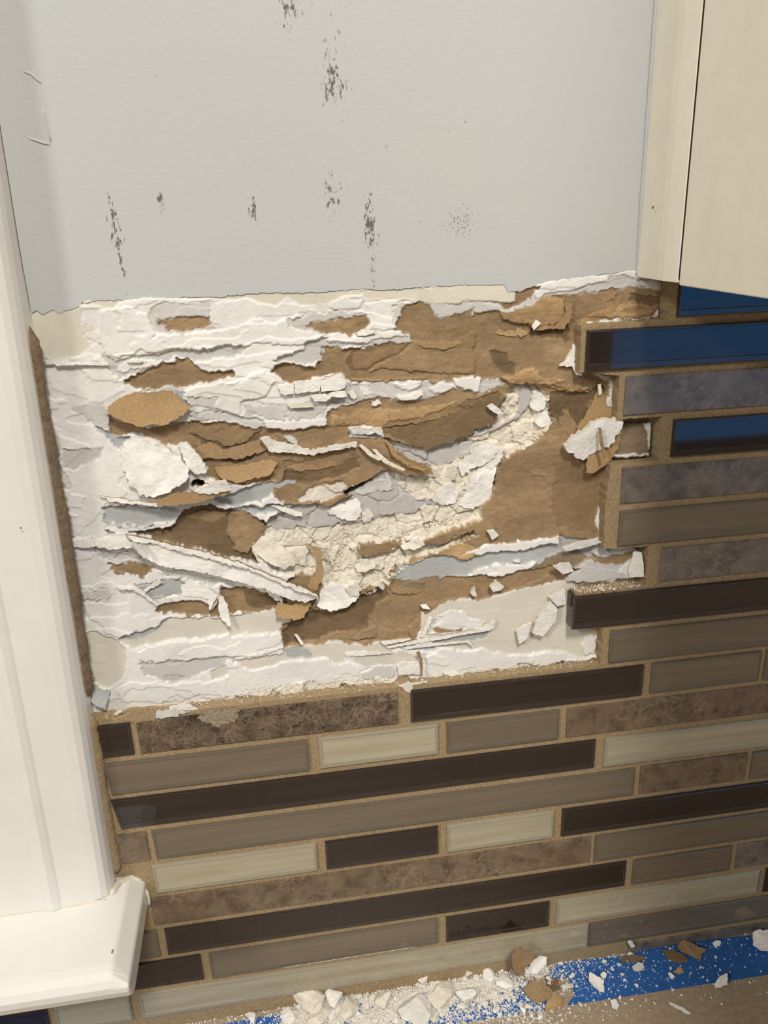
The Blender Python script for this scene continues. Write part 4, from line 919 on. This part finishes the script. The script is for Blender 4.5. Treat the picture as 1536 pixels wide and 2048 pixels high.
def place_rock(px, py, r_px, name, label, cat, group=None, lump=None, mats=None, z=None, flat=None, sub=3):
    p = Uz(px, py, COUNTER+0.0004 if z is None else z); dist = float((p-CAM)@FW); r = r_px*dist/FPX
    if lump is not None:
        me = lump_mesh(lump, sub, flat=flat or .7); me.materials.append(mats or M_WHITE)
    else: me = rc.choice(ROCKS_W if (mats is M_WHITE) else ROCKS)
    o = link(name, me); o.scale = (r*rc.uniform(.85, 1.2), r*rc.uniform(.8, 1.1), r*rc.uniform(.8, 1.0))
    o.rotation_euler = (rc.uniform(-.25, .25), rc.uniform(-.25, .25), rc.uniform(0, 6.28))
    zs = min((Matrix.Rotation(o.rotation_euler.x, 3, 'X') @ Vector((v.co.x*o.scale.x, v.co.y*o.scale.y, v.co.z*o.scale.z))).z for v in me.vertices)
    o.location = (p[0], p[1], p[2]-zs*0.9)
    return tag(o, label, cat, group)
BIG = [(846,1955,20,3,'upright white plaster lump leaning near the tiles, tallest in the rubble',.95),(622,2012,30,5,'large pale plaster chunk at the left end of the rubble heap',.7),(665,2008,22,8,'blocky plaster chunk right of the largest left chunk',.8),
       (695,2026,22,11,'flattish plaster piece at the lower edge of the heap',.5),(640,2040,20,14,'plaster chunk cut off by the bottom edge of the picture, left side',.7),(838,2018,34,17,'broad flat plaster slab lying in the middle of the heap',.45),
       (880,1998,28,20,'tilted plaster slab behind the broad flat slab',.45),(765,2008,18,23,'soft powdery plaster lump in the heap above a spot of blue tape',.7),(935,1948,13,26,'plaster lump under the pale tile just left of the brown scraps',.9),
       (930,1998,20,29,'crumbling plaster lump near the right end of the heap',.8),(982,1955,14,31,'pale plaster lump touching the upright brown paper scrap',.8),(1010,1975,14,33,'plaster lump in front of the upright brown scrap',.6),(504,2040,12,35,'grey white plaster lump on the blue tape at far left of the heap',.8),(578,2036,12,37,'small blocky chunk at the left foot of the heap',.8)]
for x, y, r, sd, lab, fl in BIG: place_rock(x, y, r*1.35, 'plaster_chunk', lab, 'plaster chunk', 'plaster chunks on the counter', sd, rc.choice((M_WHITE, M_GYPS)), flat=fl)
def dens(x):                     # how deep the heap is along the wall
    return np.interp(x, [380, 545, 600, 800, 960, 1060, 1140, 1300, 1536], [.08, .16, 1, 1, 1, .6, .16, .035, .012])
def heap_y(x): return np.interp(x, [300, 560, 800, 1000, 1200, 1536], [2040, 2008, 1972, 1938, 1908, 1868])
cnt = 0
while cnt < 296:
    x = rc.uniform(560, 1150); t = rc.random()
    y = heap_y(x)+4+t**1.2*100
    if rc.random() > dens(x)*(1-0.35*t) or y > 2060: continue
    place_rock(x, y, rc.choice((3, 3.4, 4, 4.6, 5.5, 7.5, 10)), 'plaster_crumb', 'small white plaster crumb '+('among the big chunks at the left end of the rubble heap' if x < 730 else 'in the middle of the rubble heap around the broad slab' if x < 910 else 'at the right end of the rubble heap by the brown scraps'), 'crumb', 'plaster crumbs in the rubble heap', mats=rc.choice((M_WHITE, M_GYPS))); cnt += 1
SC = [(1180,1958,4),(1262,1911,7),(1234,1896,6),(1208,1924,7),(1145,1905,5),(1170,1907,5),(1340,1938,6),(1362,1940,4),(1405,1936,3),(1415,1961,3),(1430,1916,5),(1400,1935,4),(1460,1856,5),(1490,1868,4),(1345,1981,5),(1310,2007,6),(1340,2005,4),(1240,1996,5),(1160,2010,7),(1272,1972,5),(1250,1962,5),(1245,1950,6),(1215,1945,4),(1225,1940,4),(1313,1973,4),(1205,2040,4),(1250,2008,4),(1290,1895,4),(1350,1875,4),(1405,1863,5),(1490,1935,3),(1440,1940,3),(1405,1955,4),(1235,2031,3),(1120,2030,6),(1080,2035,9),(1060,2030,8),(1030,2030,7),(1150,1900,4),(1025,1905,5),(920,1934,6),(460,2042,6),(430,2040,4),(520,2012,5)]
for x, y, r in SC: place_rock(x, y, r, 'plaster_crumb', ('lone plaster crumb on the bare counter in front of the tape' if Uz(x, y, COUNTER)[1] < -0.0205 else 'lone plaster crumb on or behind the right hand blue tape' if x > 1130 else 'lone plaster crumb beside the rubble heap'), 'crumb', 'scattered plaster crumbs', mats=M_WHITE, flat=None)
# flat chips and paper scraps on the counter
def scrap(name, pts, mats, h, lift, th, label, cat, group=None, seed=1, stand=None):
    """pts: pixel outline; lies on the counter, or stands in the vertical plane y = stand"""
    out = jag(pts, .8, 4, seed); r = np.random.default_rng(seed); a = np.array(out); lo = a.min(0); hi = a.max(0)
    c = a.mean(0); V = []
    rings = [(out, 1.0)]+[([tuple(c+(np.array(p)-c)*s) for p in out], s) for s in (.66, .33)]
    vv = []
    for pts_, s in rings:
        for p in pts_:
            t = (p[0]-lo[0])/(hi[0]-lo[0]); u = (hi[1]-p[1])/(hi[1]-lo[1])
            z = h+lift[0]*t+lift[1]*u+float(vnoise(np.array([p[0]]), np.array([p[1]]), 14, seed % 60)[0])*0.0005
            vv.append(Uz(p[0], p[1], COUNTER+max(z, .0001)+th) if stand is None else U(p[0], p[1], stand+lift[0]*t-lift[1]*u+z))
    n = len(out); vv.append(sum(vv[2*n:3*n])/n); m = len(vv)
    off = np.array((0, 0, -th)) if stand is None else np.array((0, th, 0))
    v = vv+[p+off for p in vv]; f = []
    for k in range(2):
        for i in range(n): j = (i+1) % n; f.append((k*n+i, k*n+j, (k+1)*n+j, (k+1)*n+i)); f.append((m+k*n+j, m+k*n+i, m+(k+1)*n+i, m+(k+1)*n+j))
    for i in range(n): j = (i+1) % n; f.append((2*n+i, 2*n+j, 3*n)); f.append((m+2*n+j, m+2*n+i, m+3*n)); f.append((j, i, m+i, m+j))
    me = mesh_from(v, f); bm = bmesh.new(); bm.from_mesh(me); bmesh.ops.recalc_face_normals(bm, faces=bm.faces); bm.to_mesh(me); bm.free()
    return tag(link(name, me, mats), label, cat, group)
F6 = lambda *c: [(986+c[i]/2.793, 1648+c[i+1]/2.793) for i in range(0, len(c), 2)]
scrap('paper_scrap', F6(105,745,150,690,215,715,222,770,185,800,170,855,130,840,108,790), [M_BROWN], 0, (.0005,.001), .0006, 'brown paper scrap standing upright against the backsplash foot', 'paper scrap', 'brown paper scraps', 3, stand=-0.008)
scrap('paper_scrap', F6(170,920,215,870,280,880,330,930,320,970,250,1000,200,970), [M_BROWN], 0.001, (.001,.003), .0006, 'rounded brown paper scrap on the rubble heap', 'paper scrap', 'brown paper scraps', 5)
scrap('paper_scrap', F6(300,990,330,940,360,950,390,985,380,1010,320,1050,290,1040), [M_BROWNL], 0.0005, (0,.002), .0005, 'small tan paper scrap below the rounded brown scrap', 'paper scrap', 'brown paper scraps', 7)
scrap('paper_scrap', F6(290,850,370,870,375,920,330,935,300,900), [M_BROWND], 0.0004, (0,.001), .0004, 'dull brown scrap behind the rounded brown scrap', 'paper scrap', 'brown paper scraps', 8)
scrap('paper_scrap', F6(1030,680,1060,640,1120,670,1195,700,1165,730,1160,762,1110,735,1050,705), [M_BROWN], 0.0004, (.0004,.002), .0005, 'notched brown paper scrap on the blue tape at right', 'paper scrap', 'brown paper scraps', 9)
scrap('paper_scrap', F6(945,710,1000,700,1060,725,1095,760,1040,775,980,755), [M_BROWND], 0.0003, (0,.001), .0005, 'dark brown paper scrap left of the notched scrap', 'paper scrap', 'brown paper scraps', 10)
scrap('paper_scrap', F6(1005,825,1040,795,1070,825,1040,838), [M_BROWNL], 0.0003, (0,.001), .0004, 'tiny tan paper scrap in the middle of the blue tape', 'paper scrap', 'brown paper scraps', 11)
scrap('paper_scrap', F6(715,745,760,730,840,735,842,760,770,772,715,770), [M_BROWND], 0.0003, (0,.001), .0004, 'thin brown paper scrap at the foot of the taupe tile', 'paper scrap', 'brown paper scraps', 12)
scrap('plaster_chip', F6(180,830,215,770,260,735,300,740,295,785,250,835), [M_WHITE], 0.001, (0,.005), .0010, 'pale plaster chip with a hole edge beside the upright brown scrap', 'plaster chip', 'flat plaster chips', 13)
scrap('plaster_chip', F6(535,870,545,825,575,845,620,870,622,935,600,930,560,900), [M_WHITE], 0.0006, (-.001,.004), .0010, 'angular white plaster chip standing on the tape near the rubble', 'plaster chip', 'flat plaster chips', 14)
scrap('plaster_chip', F6(600,840,620,822,636,838,630,858,608,860), [M_WHITE], 0.0006, (0,.001), .0008, 'small white chip touching the angular plaster chip', 'plaster chip', 'flat plaster chips', 15)
scrap('plaster_chip', F6(778,795,810,768,838,775,845,800,815,818,785,812), [M_GREYW], 0.0005, (0,.002), .0009, 'grey white oval chip on the upper edge of the tape', 'plaster chip', 'flat plaster chips', 16)
scrap('plaster_chip', F6(1238,890,1270,850,1310,832,1308,890,1280,905,1240,912), [M_WHITE], 0.0004, (.002,.002), .0008, 'pointed white chip across the front edge of the tape', 'plaster chip', 'flat plaster chips', 17)
scrap('plaster_chip', F6(1452,605,1480,590,1545,590,1560,695,1500,690,1455,660), [M_WHITE], 0.0015, (.001,.003), .0020, 'large white plaster chip at the right edge of the picture', 'plaster chip', 'flat plaster chips', 18)
scrap('plaster_chip', F6(655,985,680,975,705,1010,695,1035,665,1020), [M_WHITE], 0.0003, (0,.001), .0008, 'white chip on bare counter just below the tape', 'plaster chip', 'flat plaster chips', 19)
scrap('plaster_chip', F6(980,990,1010,1000,1070,1030,1105,1055,1095,1060,1040,1035,990,1008), [M_WHITE], 0.0002, (0,.0006), .0003, 'thin white sliver lying on the bare counter', 'plaster chip', 'flat plaster chips', 20)
scrap('plaster_chip', F6(755,665,770,655,795,680,775,692), [M_WHITE], 0, (0,.0006), .0008, 'small white chip stuck at the foot of the taupe tile', 'plaster chip', 'flat plaster chips', 21, stand=-0.002)
scrap('plaster_chip', F6(1228,665,1250,650,1275,655,1270,672,1245,690), [M_WHITE], 0.0003, (0,.002), .0006, 'white chip right of the notched brown scrap', 'plaster chip', 'flat plaster chips', 22)
scrap('plaster_chip', F6(978,830,990,828,1015,850,1005,862,985,848), [M_WHITE], 0.0003, (0,.001), .0006, 'small white chip left of the tiny tan scrap', 'plaster chip', 'flat plaster chips', 23)
# powdery heap under the loose pieces
def heap():
    st = 0.0004; xs = np.arange(-0.03, 0.135, st); ys = np.arange(-0.046, -0.0006, st); A, B = np.meshgrid(xs, ys)
    p = np.stack([A.ravel(), B.ravel(), np.full(A.size, COUNTER)], 1); px, py = project(p)
    d = (py-np.array([heap_y(v) for v in px]))/100
    env = np.array([dens(v) for v in px])*np.interp(d, [-.25, 0, .3, .6, .85, 1.3], [.5, .9, 1, .75, .35, 0])
    k1, e1 = worley(A.ravel()*1e4, B.ravel()*1e4, 26, 12); k2, e2 = worley(A.ravel()*1e4, B.ravel()*1e4, 9, 13)
    h = env*2.0-1.05+fbm(A.ravel()*1e4, B.ravel()*1e4, 60, 45)*.75+k1*.35+k2*.30+fbm(A.ravel()*1e4, B.ravel()*1e4, 8, 48)*.3
    h = np.clip(h, -.3, 2.4); n = len(xs); keep = (h > 0).reshape(A.shape)
    v = np.stack([A.ravel(), B.ravel(), COUNTER+0.0004+h*0.00095], 1); f = []; use = np.full(len(v), -1); V = []
    def vid(i):
        if use[i] < 0: use[i] = len(V); V.append(v[i])
        return int(use[i])
    for j in range(len(ys)-1):
        for i in np.where(keep[j, :-1] & keep[j, 1:] & keep[j+1, :-1] & keep[j+1, 1:])[0]:
            a = j*n+i; f.append((vid(a), vid(a+1), vid(a+n+1), vid(a+n)))
    return mesh_from(V, f)
M_POWDER = simple_mat('plaster_powder', (226,221,210), var=0.05, nscale=900, bs=0.6, bd=0.0005)
tag(link('plaster_powder', heap(), M_POWDER), 'powdery white plaster heaped over the tape below the tiles', 'powder', None, 'stuff')
# fine crumbs and dust: one mesh
def dust(name, pts3, sizes, mat, seed, label, cat, parent=None):
    r = np.random.default_rng(seed); base_ = np.array([(1,0,-.5),(-.5,.87,-.5),(-.5,-.87,-.5),(0,0,.9),(.6,.6,.35)]); F = [(0,1,2),(0,4,3),(4,1,3),(1,2,3),(2,0,3),(0,4,1)]
    V = []; FF = []
    for p, s in zip(pts3, sizes):
        q = base_*s*r.uniform(.7, 1.3, size=(5, 3)); a = r.uniform(0, 6.28); c, sn = math.cos(a), math.sin(a)
        q = q@np.array([[c, sn, 0],[-sn, c, 0],[0, 0, 1]]); k = len(V); V += list(q+p); FF += [tuple(i+k for i in f) for f in F]
    o = link(name, mesh_from(V, FF), mat, None)
    if parent is None: tag(o, label, cat, None, 'stuff')
    else: par(o, parent); o['kind'] = 'stuff'
    return o
r = np.random.default_rng(5); pts = []; sz = []
while len(pts) < 22000:
    x = r.uniform(300, 1560); t = r.random(); y = heap_y(x)+2+t**1.3*130
    if r.random() > dens(x)*(1-0.6*t)+0.003: continue
    s = abs(r.normal())*0.00020+0.00011+(r.random() < .06)*.0003; p = Uz(x, y, COUNTER); pts.append(p+np.array((0, 0, .0003+s*.4+(r.random()**2)*.0016*dens(x)*(t < .6)))); sz.append(s)
dust('plaster_dust', pts, sz, M_WHITE, 6, 'fine white plaster dust and grit spread below the tiles', 'dust')
# grit caught on the torn wall (in the crater and along the ledges), part of the wall
pts = []; sz = []
def grit(k, n, poly_, smax=0.00045):
    pg = zp(k, *poly_); a = np.array(pg); lo = a.min(0); hi = a.max(0); c = 0
    while c < n:
        x = r.uniform(lo[0], hi[0]); y = r.uniform(lo[1], hi[1])
        if not inside(pg, np.array([x]), np.array([y]))[0]: continue
        q = U(x, y, WALL); hh = height_at(q[0], q[2]); s = abs(r.normal())*smax*.5+.00012
        pts.append(U(x, y, WALL-(hh+0.1)*0.001)); sz.append(s); c += 1
grit(7, 900, (300,330,560,330,700,260,1000,260,1290,200,1300,280,1000,350,700,380,700,450,820,470,1000,400,1240,380,1000,490,860,600,640,560,500,540,470,420,380,400))
grit(7, 260, (680,620,900,540,1250,390,1400,310,1420,330,1000,500,860,620,760,680))
grit(7, 420, (0,1230,400,1190,900,1160,940,1190,500,1240,0,1290))
grit(7, 320, (1120,1150,1536,1100,1780,1060,1800,1090,1536,1150,1380,1175,1120,1190))
grit(5, 120, (180,900,350,850,400,880,300,960,200,1000))
dust('plaster_grit', pts, sz, M_GYPS, 8, None, None, torn)
# dust lying on the tile edges that stick out
pts = []; sz = []
zt = ZO-7*P+0.0014
for _ in range(260):
    x = r.uniform(float(U(1150,1185)[0]), float(U(1285,1172)[0])); pts.append(np.array((x, r.uniform(.0002, .0062), zt+.0002))); sz.append(abs(r.normal())*.0002+.0001)
zt = ZO-9*P+0.0020
for _ in range(1500):
    x = r.uniform(-0.07, float(U(1195,1330)[0])); pts.append(np.array((x, .0066-.0052*r.random()**2, zt+.00005+(r.random()**3)*.0008))); sz.append(abs(r.normal())*.00014+.00007)
dust('ledge_dust', pts, sz, M_GYPS, 9, 'plaster dust lying on the exposed top edges of the tiles', 'dust')
# single chips resting on the wall's ledges
def wall_chip(k, pts_, lab, h=3.4, t=1.6):
    o = sheet('plaster_chip', zp(k, *pts_), h, [(0,-1,.6)], t, WG, parent=None, amp=.5, step=3, wav=.3)
    return tag(o, lab, 'plaster chip', 'plaster chips resting on the torn wall')
wall_chip(8, (180,250,215,244,236,265,206,292), 'rounded white chip on the brown paper right of the crater', 1.6)
wall_chip(8, (195,520,222,488,262,515,245,535,208,540), 'faceted white chip on the brown ledge above the pale plaster', 2.2)
wall_chip(8, (100,550,120,518,130,560,112,562), 'small pointed white chip left of the faceted chip', 1.8)
wall_chip(8, (503,420,545,406,582,404,596,440,548,456), 'rectangular white chip beside the empty tile bed', 3.2)
wall_chip(8, (322,730,395,690,372,768,335,792), 'flat white shard leaning left of the protruding dark tile', 3.0)
wall_chip(8, (398,740,430,660,490,590,517,620,512,680,450,756), 'long angular white shard leaning on the protruding dark tile', 3.4)
wall_chip(8, (480,570,555,528,558,600,520,610), 'white plaster tip wedged behind the protruding dark tile', 2.2)
wall_chip(5, (65,770,95,755,140,790,130,810,100,800), 'small white chip on brown paper below the wet spot', 1.2)
wall_chip(7, (805,620,830,605,858,635,845,650), 'small white chip on the rim of the crater', 1.6)
wall_chip(6, (1000,1345,1100,1318,1170,1355,1080,1378,1010,1370), 'flat white flake on the ledge above the dark marble strip', 5.2, .8)
wall_chip(6, (670,1385,720,1360,722,1372,690,1392), 'tiny pale chip on the ledge at the far left', 5.4, .8)

# ------------------------------------------------------------------ the rest of the room
def slab(name, lo, hi, mat, kind='structure', label=None):
    bm = bmesh.new(); box_bm(bm, lo, hi); return tag(link(name, bm_mesh(bm), mat), label, None, None, kind)
M_FLOOR = simple_mat('floor_wood', (120,86,56), rough=0.4, var=0.15, nscale=8, bs=0)
M_ROOM = simple_mat('room_wall_paint', (205,203,196), rough=0.7, var=0.02, nscale=10, bs=0)
slab('floor', (-2.2, -3.4, -0.03), (3.6, 0.02, 0.0), M_FLOOR)
DX0, DX1 = 1.55, 3.05
bm = bmesh.new()
for lo_, hi_ in (((-2.2, -3.46, 0.0), (DX0, -3.4, 2.5)), ((DX1, -3.46, 0.0), (3.6, -3.4, 2.5)), ((DX0, -3.46, 2.1), (DX1, -3.4, 2.5))): box_bm(bm, lo_, hi_)
tag(link('wall_front', bm_mesh(bm), M_ROOM), None, None, None, 'structure')
door = empty('door_1', ((DX0+DX1)/2, -3.42, 0)); tag(door, 'glazed patio door with blue daylight behind', None, None, 'structure')
mp_, ntp, bp_ = new_mat('daylight_pane'); bp_.inputs['Base Color'].default_value = (0.02, 0.03, 0.05, 1); bp_.inputs['Emission Color'].default_value = (0.09, 0.42, 0.95, 1); bp_.inputs['Emission Strength'].default_value = 1.35
boxo('door_frame', (DX0, -3.44, 0), (DX0+0.10, -3.40, 2.1), M_TRIM, door); boxo('door_frame', (DX1-0.10, -3.44, 0), (DX1, -3.40, 2.1), M_TRIM, door)
boxo('door_frame', (DX0, -3.44, 2.0), (DX1, -3.40, 2.1), M_TRIM, door); boxo('door_frame', (DX0, -3.44, 0), (DX1, -3.40, 0.12), M_TRIM, door)
boxo('glass_pane', (DX0+0.10, -3.43, 0.12), (DX1-0.10, -3.415, 2.0), mp_, door, 0)
